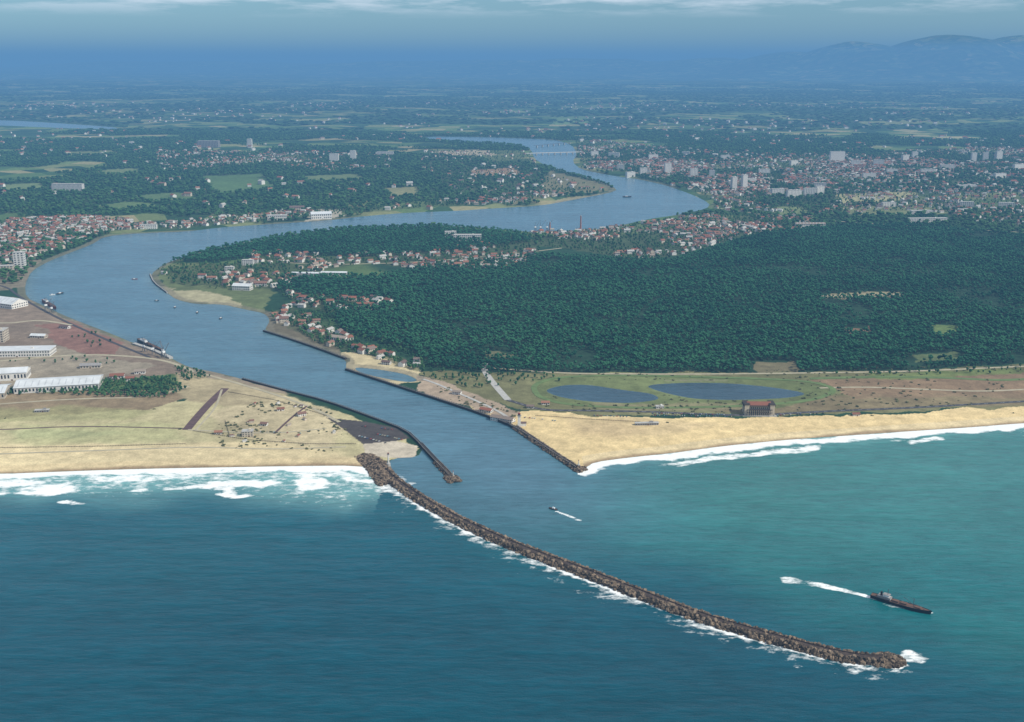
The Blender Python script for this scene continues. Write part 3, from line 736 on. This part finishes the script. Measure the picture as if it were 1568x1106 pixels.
# beach pavilion
x,y=G(1161,637); e=empty('beach_pavilion',(x,y,gz(x,y)),math.radians(-2))
p=MB(); p.box((0,3,7),(52,20,18),M['cream']); p.box((-22,2,8),(8,24,22),M['cream']); p.box((22,2,8),(8,24,22),M['cream']); p.obj('walls',e)
p=MB(); p.box((0,3,16.4),(56,25,.8),M['dark']); p.gable((0,3,16.8),40,16,.4,4,M['dark'],M['tile'],1,.4)
for s in(-1,1): p.box((s*22,2,19.6),(10,26,1.0),M['dark'])
p.box((0,-9.5,5.2),(44,6,.5),M['dark']); p.box((0,-9.5,10.4),(44,6,.5),M['dark']); p.obj('roof',e)
p=MB()
for i in range(12): p.box((-20+i*3.64,-12,5.0),(.7,.7,10.2),M['cream'])
p.obj('columns',e)
p=MB()
for f in range(3):
    for i in range(11): p.box((-18+i*3.6,-7.05,2.4+f*5.2),(2.2,.2,3),M['glass'])
p.obj('windows',e); p=MB(); p.box((0,-10,-.5),(60,12,1.6),M['pale']); p.obj('terrace',e)

# signal tower
x,y=G(795,654); e=empty('signal_tower',(x,y,gz(x,y)))
p=MB(); p.box((0,0,9),(5.5,5.5,20),M['white'],0,.8); p.obj('shaft',e)
p=MB(); p.box((0,0,19.5),(7,7,.6),M['grey']); p.cyl((0,0,19.8),2.2,2.2,3,M['glass'],10); p.cyl((0,0,22.8),2.8,.3,1.8,M['redhull'],10); p.obj('lantern',e)
p=MB(); p.box((7,2,2.5),(10,8,7),M['white']); p.box((7,2,6.2),(11,9,.5),M['tile']); p.obj('keepers_house',e)
p=MB(); p.beam((0,0,24),(0,0,33),.2,M['steel']); p.beam((-2.5,0,29),(2.5,0,29),.15,M['steel']); p.obj('mast',e)
x,y=G(595,716); e=empty('harbour_light',(x,y,4))
p=MB(); p.cyl((0,0,-2),3.2,3,5,M['pale'],12); p.cyl((0,0,3),1.4,1.0,14,M['white'],12); p.obj('shaft',e)
p=MB(); p.cyl((0,0,17),2,2,.4,M['grey'],12); p.cyl((0,0,17.4),1.1,1.1,2,M['glass'],10); p.cyl((0,0,19.4),1.4,.1,1,M['redhull'],10); p.obj('lantern',e)
for u,v,hh_ in [(889,357,62),(1060,268,45),(842,352,35)]:
    x,y=G(u,v); e=empty('factory_chimney',(x,y,gz(x,y))); p=MB(); p.cyl((0,0,-2),3.4,2.0,hh_,M['brick'],14); p.obj('stack',e)
    p=MB(); p.cyl((0,0,hh_-2.5),2.5,2.5,1.2,M['pale'],14); p.obj('rim',e); p=MB(); p.box((8,0,4),(16,12,12),M['cream']); p.obj('boiler_house',e)
a=Vector(G(812,238)); b_=Vector(G(886,236)); c=(a+b_)/2; L=(b_-a).length; e=empty('road_bridge',(c.x,c.y,0),math.atan2(b_.y-a.y,b_.x-a.x))
p=MB(); p.box((0,0,13),(L+60,16,2.2),M['white']); p.obj('deck',e); p=MB()
for i in range(9): p.box((-L/2+L*i/8,0,5),(7,15,14.8),M['pale'],0,.85)
p.obj('piers',e); p=MB()
for s in(-1,1): p.box((0,s*7.8,14.9),(L+60,.4,1.4),M['white'])
p.obj('parapets',e); p=MB(); p.box((0,0,14.13),(L+60,11,.05),M['asphalt']); p.obj('roadway',e)
a=Vector(G(822,226)); b_=Vector(G(872,221)); c=(a+b_)/2; L=(b_-a).length; e=empty('railway_bridge',(c.x,c.y,0),math.atan2(b_.y-a.y,b_.x-a.x))
p=MB(); p.box((0,0,14),(L+60,10,2),M['steel']); p.obj('deck',e); p=MB()
for i in range(7): p.box((-L/2+L*i/6,0,6),(7,10,14),M['pale'],0,.85)
p.obj('piers',e)

# ------------------------------------------------------------------ breakwater
def sweep(name,P,prof,mat,parent=None):
    P=np.asarray(P); t=np.gradient(P,axis=0); t/=np.hypot(t[:,0],t[:,1])[:,None]+1e-9; nrm=np.stack([t[:,1],-t[:,0]],1)
    mb=MB(); vs=[];fs=[];k=len(prof)
    for i in range(len(P)):
        for o,z in prof: vs.append((P[i,0]+nrm[i,0]*o,P[i,1]+nrm[i,1]*o,z))
    for i in range(len(P)-1):
        for j in range(k-1): fs.append((i*k+j,i*k+j+1,(i+1)*k+j+1,(i+1)*k+j))
    fs+= [tuple(range(k)),tuple(reversed(range((len(P)-1)*k,len(P)*k)))]
    mb.add(vs,fs,mat); return mb.obj(name,parent)
def resample(P,s):
    P=np.asarray(P); d=np.r_[0,np.cumsum(np.hypot(*np.diff(P,axis=0).T))]; n=max(2,int(d[-1]/s)); q=np.linspace(0,d[-1],n)
    return np.stack([np.interp(q,d,P[:,0]),np.interp(q,d,P[:,1])],1)
BP=resample(BW,4)
e=empty('breakwater',(0,0,0))
sweep('core',BP,[(-11,-3),(-7,1.5),(-4,4.6),(-3.0,4.7),(-3.0,5.8),(-2.3,5.8),(-2.3,4.9),(3.4,4.9),(4.5,4.4),(8,1.2),(11,-3)],M['rockcap'],e)
def rock_proto(i):
    mb=MB(); bm=bmesh.new(); bmesh.ops.create_cube(bm,size=1); bmesh.ops.bevel(bm,geom=bm.edges[:],offset=.14,segments=1,affect='EDGES')
    vs=[(v.co.x*random.uniform(.85,1.15)*(1.2 if i%2 else 1),v.co.y*random.uniform(.85,1.15),v.co.z*random.uniform(.85,1.15)) for v in bm.verts]
    bm.verts.index_update(); mb.add(vs,[tuple(v.index for v in f.verts) for f in bm.faces],M['rock']); bm.free(); return mb.obj('rock_type',link=False)
ROCKS=proto_coll('rock_types',[rock_proto(i) for i in range(5)])
def rocks(name,P,dens,w0,w1_,ztop,smin,smax,parent):
    P=resample(P,1.0); t=np.gradient(P,axis=0); t/=np.hypot(t[:,0],t[:,1])[:,None]; nr=np.stack([t[:,1],-t[:,0]],1)
    N=int(len(P)*dens); i=rng.integers(0,len(P),N); sg=rng.choice([-1,1],N); q=rng.random(N)
    o=sg*(w0+(w1_-w0)*q); pts=P[i]+nr[i]*o[:,None]+rng.normal(0,.7,(N,2)); z=ztop*(1-q)**.9-.4+rng.normal(0,.5,N)
    s=rng.uniform(smin,smax,N)
    return scatter(name,np.c_[pts,z],ROCKS,rng.integers(0,5,N),rng.uniform(0,6.28,(N,3)),np.stack([s,s,s],1),parent)
rocks('armour_blocks',BP,4.2,3.9,10.5,5.2,1.5,4.2,e)
hx,hy=BP[-1]
N=380; an=rng.uniform(0,6.28,N); q=rng.random(N)**.6*14; s=rng.uniform(2,4.5,N)
scatter('head_blocks',np.c_[hx+q*np.cos(an)*1.15,hy+q*np.sin(an),5.0*(1-q/14)-.3+rng.normal(0,.5,N)],ROCKS,rng.integers(0,5,N),rng.uniform(0,6.28,(N,3)),np.stack([s,s,s],1),e)
rocks('root_blocks',GP([(556,700),(575,712),(596,742)]),16,0,17,4.5,2.2,4.5,e)

def wall(name,px,w,h,mat,pile=6,rail=True):
    P=resample(chaikin(GP(px),1,False),3); e=empty(name,(0,0,0))
    sweep('wall_body',P,[(-w/2,-4),(-w/2,h),(w/2,h),(w/2,-4)],mat,e)
    t=np.gradient(P,axis=0); t/=np.hypot(t[:,0],t[:,1])[:,None]; nr=np.stack([t[:,1],-t[:,0]],1)
    mb=MB(); st=max(1,int(pile/3))
    for i in range(0,len(P),st):
        for sg in(-1,1):
            o=P[i]+nr[i]*sg*(w/2+.45); mb.cyl((o[0],o[1],-4),.4,.35,h+5.4,M['dark'],6)
    mb.obj('piles',e)
    if rail:
        mb=MB()
        for sg in(-1,1):
            Q=P+nr*sg*(w/2+.45)
            for i in range(len(Q)-1): mb.beam((Q[i,0],Q[i,1],h+1.2),(Q[i+1,0],Q[i+1,1],h+1.2),.14,M['pale'])
        mb.obj('handrail',e)
    return e
wall('timber_training_wall',[(372,582),(430,598),(500,616),(570,641),(622,661),(644,682)],3.2,3.6,M['dark'])
wall('timber_pier',[(644,682),(668,708),(692,733)],5,3.8,M['dark'],5)
wall('south_training_wall',[(530,567),(600,590),(680,616),(740,636),(790,656),(840,690),(884,719)],4.2,3.8,M['dark'])
wall('south_training_wall',[(404,508),(440,519),(490,536),(530,551)],3.5,3.6,M['dark'])
wall('peninsula_quay',[(230,421),(236,434),(256,449)],3,3,M['pale'])
e=empty('rubble_slope',(0,0,0)); rocks('stones',GP([(790,656),(840,690),(884,719),(896,718)]),5,2,7,3.5,1.2,2.6,e)
rocks('stones',GP([(668,708),(694,735)]),6,0,6,3.0,1.3,2.8,e); rocks('stones',GP([(884,719),(893,722)]),24,0,9,4,1.6,3.4,e); rocks('stones',GP([(690,731),(697,739)]),20,0,10,4,1.6,3.2,e)
for u,v in [(694,733),(886,716)]:
    x,y=G(u,v); e=empty('pier_head_light',(x,y,3.5)); p=MB(); p.cyl((0,0,0),2.4,2.0,1.5,M['pale'],10); p.cyl((0,0,1.5),.7,.5,6,M['white'],10); p.obj('post',e); p=MB(); p.cyl((0,0,7.5),1,1,.3,M['grey'],10); p.cyl((0,0,7.8),.6,.5,1.2,M['redhull'],10); p.obj('lamp',e)
def fence(px):
    P=resample(GP(px),4); z=H(P[:,0],P[:,1]); e=empty('wooden_fence',(0,0,0)); p=MB()
    for (a,b2),zz in zip(P,z): p.box((a,b2,zz+.7),(.35,.35,2.2),M['dark'])
    p.obj('posts',e); p=MB()
    for i in range(len(P)-1):
        for dz in (.7,1.4): p.beam((P[i,0],P[i,1],z[i]+dz),(P[i+1,0],P[i+1,1],z[i+1]+dz),.12,M['dark'])
    p.obj('rails',e)
fence([(296,664),(380,678),(470,684),(545,684)]); fence([(350,604),(420,616),(500,640)]); fence([(0,690),(140,688),(284,684)]); fence([(345,648),(352,672)]); fence([(820,640),(900,646),(980,650)])

# ------------------------------------------------------------------ roads
def ribbon(name,px,w,mat,zo=.25,line=False):
    P=resample(chaikin(GP(px),2,False),8); t=np.gradient(P,axis=0); t/=np.hypot(t[:,0],t[:,1])[:,None]; nr=np.stack([t[:,1],-t[:,0]],1)
    a=P-nr*w/2; b2=P+nr*w/2; z=np.maximum(H(a[:,0],a[:,1]),H(b2[:,0],b2[:,1]))+zo
    mb=MB(); vs=[]
    for i in range(len(P)): vs+=[(a[i,0],a[i,1],z[i]-.9),(a[i,0],a[i,1],z[i]),(b2[i,0],b2[i,1],z[i]),(b2[i,0],b2[i,1],z[i]-.9)]
    fs=[(i*4+j,i*4+j+1,i*4+j+5,i*4+j+4) for i in range(len(P)-1) for j in range(3)]
    mb.add(vs,fs,mat)
    if line:
        for s_ in range(0,len(P)-1,2):
            q=[]
            for k_,sg in ((s_,-1),(s_,1),(s_+1,1),(s_+1,-1)): q.append((P[k_,0]+nr[k_,0]*.2*sg,P[k_,1]+nr[k_,1]*.2*sg,z[k_]+.03))
            mb.add(q,[(0,1,2,3)],M['line'])
    return mb.obj(name)
ribbon('road',[(742,560),(742,572),(755,590),(778,616)],13,M['pale'],.3)
ribbon('coast_road',[(778,616),(830,632),(900,632),(1000,634),(1080,638),(1150,640),(1250,634),(1400,628),(1568,618),(1800,606)],9,M['asphalt'],.3,True)
ribbon('forest_road',[(745,566),(860,575),(1000,576),(1200,575),(1400,572),(1568,564),(1800,556)],8,M['path'],.3)
ribbon('racecourse_track',[(820,604),(816,592),(850,580),(950,577.5),(1100,580),(1240,586),(1285,600),(1240,618),(1100,627),(960,628),(860,622),(824,610),(820,602)],11,M['turf'],.38)
ribbon('racecourse_track',[(1240,583),(1350,580),(1450,582),(1530,586),(1568,584),(1700,580)],12,M['turf'],.45)
ribbon('boulevard',[(1255,597),(1330,596),(1420,600),(1500,603),(1568,600),(1700,592)],7,M['path'],.3)
ribbon('access_road',[(286,662),(304,640),(322,620),(345,598)],15,M['oldasphalt'],.3)
ribbon('access_road',[(300,572),(345,584),(420,606),(480,628),(520,650)],7,M['path'],.38)
ribbon('sand_track',[(-200,706),(0,699),(200,692),(300,688),(420,692),(530,688)],5,M['path'],.3)
ribbon('sand_track',[(288,662),(340,665),(420,668),(500,660)],5,M['path'],.34)
ribbon('sand_track',[(340,600),(330,630),(300,662)],4,M['path'],.5)
ribbon('sand_track',[(-200,668),(0,662),(120,656),(286,660)],4,M['oldasphalt'],.28)
ribbon('sand_track',[(420,668),(450,640),(470,625)],4,M['oldasphalt'],.42)
ribbon('quay_road',[(-150,480),(0,500),(60,492),(110,500)],9,M['path'],.3)
ribbon('quay_road',[(0,556),(90,548),(150,546),(220,550),(262,556),(300,572)],9,M['path'],.34)
ribbon('quay_road',[(-100,632),(0,622),(120,614),(230,612),(290,595)],6,M['path'],.3)
ribbon('quay_road',[(-100,420),(10,440),(28,455),(90,490),(180,530),(230,550)],7,M['asphalt'],.42)
ribbon('promenade',[(648,582),(700,604),(760,630),(788,648)],6,M['pale'],.3)
ribbon('forest_lane',[(1250,456),(1320,455),(1390,453)],9,M['path'],.5)
ribbon('town_road',[(430,404),(500,408),(640,404),(780,392),(860,382)],7,M['path'],.4)
ribbon('town_road',[(1095,320),(1200,335),(1340,345),(1568,358)],10,M['path'],.6)

# ------------------------------------------------------------------ vehicles
def car_mesh(i,c):
    mb=MB(); body=simple('car_paint_%d'%i,c,.35,.05,1,spec=.5)
    prof=[(-2.1,.35),(-2.15,.8),(-1.95,.95),(-1.2,1.0),(1.0,.98),(1.9,.85),(2.1,.7),(2.1,.35)]
    vs=[(x,s*.85,z) for s in(-1,1) for x,z in prof]; n=len(prof)
    mb.add(vs,[tuple(range(n)),tuple(reversed(range(n,2*n)))]+[(j,j+n,(j+1)%n+n,(j+1)%n) for j in range(n)],body)
    prof=[(-1.7,.99),(-1.2,1.42),(.35,1.45),(1.0,.99)]; vs=[(x,s*(.8 if k in(0,3) else .68),z) for s in(-1,1) for k,(x,z) in enumerate(prof)]
    mb.add(vs,[(0,1,2,3),(7,6,5,4),(0,4,5,1),(2,6,7,3)],M['glass']); mb.add([(-1.2,-.68,1.45),(.35,-.68,1.48),(.35,.68,1.48),(-1.2,.68,1.45)],[(0,1,2,3)],body)
    for x in(-1.3,1.3):
        for y in(-.85,.85):
            v=[];k=10
            for yy in(-.1,.1):
                for a in range(k): v.append((x+.33*math.cos(a*6.283/k),y+yy,.33+.33*math.sin(a*6.283/k)))
            mb.add(v,[(a,(a+1)%k,(a+1)%k+k,a+k) for a in range(k)]+[tuple(range(k)),tuple(range(k,2*k))],M['tyre'])
    o=mb.obj('parked_car',link=False); me=o.data; bpy.data.objects.remove(o); return me
CM=[car_mesh(i,c) for i,c in enumerate([(.6,.6,.58),(.35,.05,.04),(.05,.08,.2),(.03,.03,.035),(.45,.42,.3),(.15,.3,.35)])]
def cars(p0,p1,n,rows=1,gap=6,yaw=0):
    a=np.array(G(*p0)); b2=np.array(G(*p1)); d=(b2-a)/np.linalg.norm(b2-a); pr=np.array([-d[1],d[0]])
    for r in range(rows):
        for i in range(n):
            if random.random()<.25: continue
            q=a+(b2-a)*i/max(1,n-1)+pr*r*gap+rng.normal(0,.3,2)
            o=bpy.data.objects.new('parked_car',random.choice(CM)); o.location=(q[0],q[1],gz(*q)+.35); o.rotation_euler=(0,0,math.atan2(d[1],d[0])+math.pi/2+yaw+random.uniform(-.06,.06)); scene.collection.objects.link(o)
cars((1000,640),(1120,642),36,2,11); cars((575,668),(615,676),12,1); cars((550,672),(590,682),10,1); cars((800,642),(850,648),14,1); cars((1185,640),(1260,637),16,1); cars((905,640),(960,642),12,1); cars((400,665),(460,668),7,1)
cars((545,655),(600,660),12,1)

# ------------------------------------------------------------------ vessels
def hull(mb,L,Bm,D,mat,deckm,n=14,sheer=1.2,draft=1.5):
    vs=[];fs=[]
    for i in range(n+1):
        t=i/n; x=-L/2+L*t
        w=Bm/2*(min(1,.72+t*1.6) if t<.3 else 1)*(1-max(0,(t-.68)/.32)**2.0)
        w=max(w,.06); z=D+sheer*(abs(t-.4)/.6)**2
        rk=(0.15*L*(t-.8) if t>.8 else 0)
        vs+=[(x,-w*.75,-draft),(x+rk,-w,z),(x+rk,w,z),(x,w*.75,-draft)]
    for i in range(n):
        a=i*4;b2=a+4
        fs+=[(a,b2,b2+1,a+1),(a+3,a+2,b2+2,b2+3),(a,a+3,b2+3,b2)]
    fs+=[(0,1,2,3),(n*4+3,n*4+2,n*4+1,n*4)]
    mb.add(vs,fs,mat)
    dv=[];df=[]
    for i in range(n+1):
        a=vs[i*4+1];b2=vs[i*4+2]; dv+=[(a[0],a[1]*.98,a[2]-.5),(b2[0],b2[1]*.98,b2[2]-.5)]
    for i in range(n): df.append((2*i,2*i+1,2*i+3,2*i+2))
    mb.add(dv,df,deckm)
def ship(name,u0,v0,u1,v1,hullm='hull',Bm=None,sup='shipwhite'):
    a=np.array(G(u0,v0)); b2=np.array(G(u1,v1)); c=(a+b2)/2; L=float(np.linalg.norm(b2-a)); Bm=Bm or L*.15
    e=empty(name,(c[0],c[1],0),math.atan2(b2[1]-a[1],b2[0]-a[0]))
    h=MB(); hull(h,L,Bm,L*.045+.6,M[hullm],M['deck']); h.obj('hull',e); D=L*.045+.6
    hx=-L*.27
    p=MB(); p.box((hx,0,D+1.4),(L*.22,Bm*.7,2.8),M[sup]); p.box((hx+L*.03,0,D+3.9),(L*.10,Bm*.55,2.2),M['shipwhite']); p.box((hx+L*.081,0,D+4.1),(.1,Bm*.5,.9),M['glass']); p.box((hx+L*.03,0,D+5.2),(L*.115,Bm*.62,.3),M['grey']); p.obj('superstructure',e)
    p=MB(); p.cyl((hx-L*.06,0,D+2.8),Bm*.13,Bm*.11,4.2,M['hull'],12); p.obj('funnel',e)
    p=MB(); p.beam((hx+L*.05,0,D+5),(hx+L*.05,0,D+12),.25,M['steel']); p.beam((L*.22,0,D),(L*.22,0,D+10),.25,M['steel']); p.beam((L*.22,0,D+2),(L*.05,0,D+8),.15,M['steel']); p.beam((L*.22,0,D+9.6),(hx+L*.05,0,D+11.6),.06,M['steel']); p.obj('masts',e)
    p=MB()
    for k_ in (-.08,.06,.30): p.box((L*k_,0,D+.5),(L*.1,Bm*.5,1.5),M['deck'])
    p.cyl((L*.40,0,D),.6,.5,1.2,M['steel'],8)
    for s in(-1,1):
        for j in range(14): p.cyl((-L*.44+j*L*.055,s*Bm*.44,D-.4),.07,.07,1.5,M['steel'],4)
        p.beam((-L*.44,s*Bm*.44,D+1.05),(L*.28,s*Bm*.44,D+1.05),.06,M['steel'])
    p.obj('deck_fittings',e)
    return e
ship('coaster',1334,914,1424,941,'hull',None,'grey')
ship('moored_cargo_ship',212,523,250,541,'hull',9)
ship('moored_cargo_ship',66,462,86,474,'redhull',9)
def boat(u,v,L,yaw,name='motor_boat',hm='shipwhite'):
    x,y=G(u,v); e=empty(name,(x,y,0),math.radians(yaw)); D=L*.09
    h=MB(); hull(h,L,L*.3,D,M[hm],M['deck'],10,.6,.6); h.obj('hull',e)
    p=MB(); p.box((-L*.05,0,D+.9),(L*.28,L*.18,1.9),M['shipwhite']); p.box((L*.095,0,D+1.2),(.08,L*.15,.7),M['glass']); p.obj('cabin',e)
    p=MB(); p.beam((-L*.1,0,D+1.5),(-L*.1,0,D+L*.35),.1,M['steel']); p.obj('mast',e)
boat(847,780,13,150,hm='hull')
for u,v,L,yw,hm in [(92,450,22,60,'hull'),(240,461,12,0,'hull'),(268,471,16,95,'hull'),(302,479,16,95,'hull'),(338,488,15,80,'hull'),(206,428,16,10,'redhull'),(960,302,40,0,'hull'),(598,306,20,0,'shipwhite'),(80,452,14,40,'shipwhite')]:
    boat(u,v,L,yw,'fishing_boat',hm)
def crane(u,v,h=26,yaw=0):
    x,y=G(u,v); e=empty('harbour_crane',(x,y,3.8),math.radians(yaw)); p=MB()
    for a in(-4,4):
        for b2 in(-4,4): p.beam((a,b2,0),(a*.5,b2*.5,h*.4),.45,M['steel'])
    p.box((0,0,h*.4),(6,6,.8),M['steel']); p.obj('portal',e)
    p=MB(); p.box((-1.5,0,h*.4+2.2),(6.5,4,3.6),M['shipwhite']); p.obj('cab',e)
    p=MB()
    for s in(-.8,.8): p.beam((1,s,h*.45),(h*.55,s*.3,h*1.05),.28,M['steel']); p.beam((-3,s,h*.5),(-1,s,h*.85),.25,M['steel']); p.beam((-1,s,h*.85),(h*.55,s*.3,h*1.05),.12,M['steel'])
    for i in range(6): 
        t=i/6; p.beam((1+(h*.55-1)*t,-.8+.5*t,h*.45+h*.6*t),(1+(h*.55-1)*(t+.16),.8-.5*t,h*.45+h*.6*(t+.16)),.12,M['steel'])
    p.beam((h*.55,0,h*1.05),(h*.55,0,h*.6),.08,M['steel']); p.obj('jib',e)
crane(236,546,28,20); crane(252,551,28,60); crane(222,541,24,-20); crane(72,477,26,40); crane(80,481,24,80); crane(250,549,30,120)
for u in (820,828,838): crane(u,357,40,30)
wall('loading_quay',[(205,528),(235,538),(262,550)],9,4.2,M['pale'],6,False)

# ------------------------------------------------------------------ air: haze layer (absorbing volume; its added blue emission stands in for scattered light)
me=bpy.data.meshes.new('atmospheric_haze'); mb=MB(); mb.box((0,20000,500),(180000,170000,1100),None)
me.from_pydata(mb.v,[],mb.f); o=bpy.data.objects.new('atmospheric_haze',me); scene.collection.objects.link(o)
m=bpy.data.materials.new('emissive_haze'); m.use_nodes=True; t=m.node_tree; t.nodes.clear()
out=t.nodes.new('ShaderNodeOutputMaterial'); ad=t.nodes.new('ShaderNodeAddShader'); ab=t.nodes.new('ShaderNodeVolumeAbsorption'); em=t.nodes.new('ShaderNodeEmission')
SIG=6.2e-5
ab.inputs['Color'].default_value=(0,0,0,1); ab.inputs['Density'].default_value=SIG
em.inputs['Color'].default_value=(.115,.285,.52,1); em.inputs['Strength'].default_value=SIG
t.links.new(ab.outputs[0],ad.inputs[0]); t.links.new(em.outputs[0],ad.inputs[1]); t.links.new(ad.outputs[0],out.inputs['Volume'])
me.materials.append(m)

# ------------------------------------------------------------------ sky, sun
SAZ=math.radians(112); SEL=math.radians(42)
w=bpy.data.worlds.new('World'); scene.world=w; w.use_nodes=True; nt=NT(w.node_tree)
bg=nt.n['Background']; sky=nt.new('ShaderNodeTexSky',sky_type='NISHITA'); sky.sun_disc=False; sky.sun_elevation=SEL; sky.sun_rotation=SAZ; sky.air_density=1.2; sky.dust_density=.3; sky.ozone_density=4
tc=nt.new('ShaderNodeTexCoord').outputs['Generated']
mp=nt.new('ShaderNodeMapping'); mp.inputs['Scale'].default_value=(9,9,75); nt.link(tc,mp.inputs[0])
cn=nt.noise(mp.outputs[0],1.0,8,.62)
sx=nt.new('ShaderNodeSeparateXYZ'); nt.link(tc,sx.inputs[0])
lowf=nt.mapr(sx.outputs[2],.0,.35,1,0)
tint=nt.mix(lowf,(1,1,1),(.58,.90,1.16))
skyb=nt.mix(1.0,sky.outputs[0],tint,'MULTIPLY')
hi=nt.mapr(sx.outputs[2],.036,.056,0,1); lo_=nt.mapr(cn,.44,.60,0,1)
cl=nt.math('MULTIPLY',nt.math('MULTIPLY',hi,lo_),.9)
skyc=nt.mix(cl,skyb,(11.5,12,12.5))
nt.link(skyc,bg.inputs[0]); bg.inputs[1].default_value=.10
sl=bpy.data.lights.new('sun','SUN'); sl.energy=5.0; sl.angle=math.radians(.5); sl.color=(1,.94,.83)
so=bpy.data.objects.new('sun',sl); scene.collection.objects.link(so)
d=Vector((math.sin(SAZ)*math.cos(SEL),math.cos(SAZ)*math.cos(SEL),math.sin(SEL)))
so.rotation_euler=d.to_track_quat('Z','Y').to_euler()

cam=bpy.data.cameras.new('camera'); co=bpy.data.objects.new('camera',cam); scene.collection.objects.link(co)
co.location=(0,0,CAM_H); co.rotation_euler=(math.pi/2-PITCH,0,0); cam.sensor_width=36; cam.lens=36*FPX/1568; cam.clip_start=1; cam.clip_end=200000
scene.camera=co
print('done',time.time()-T0)
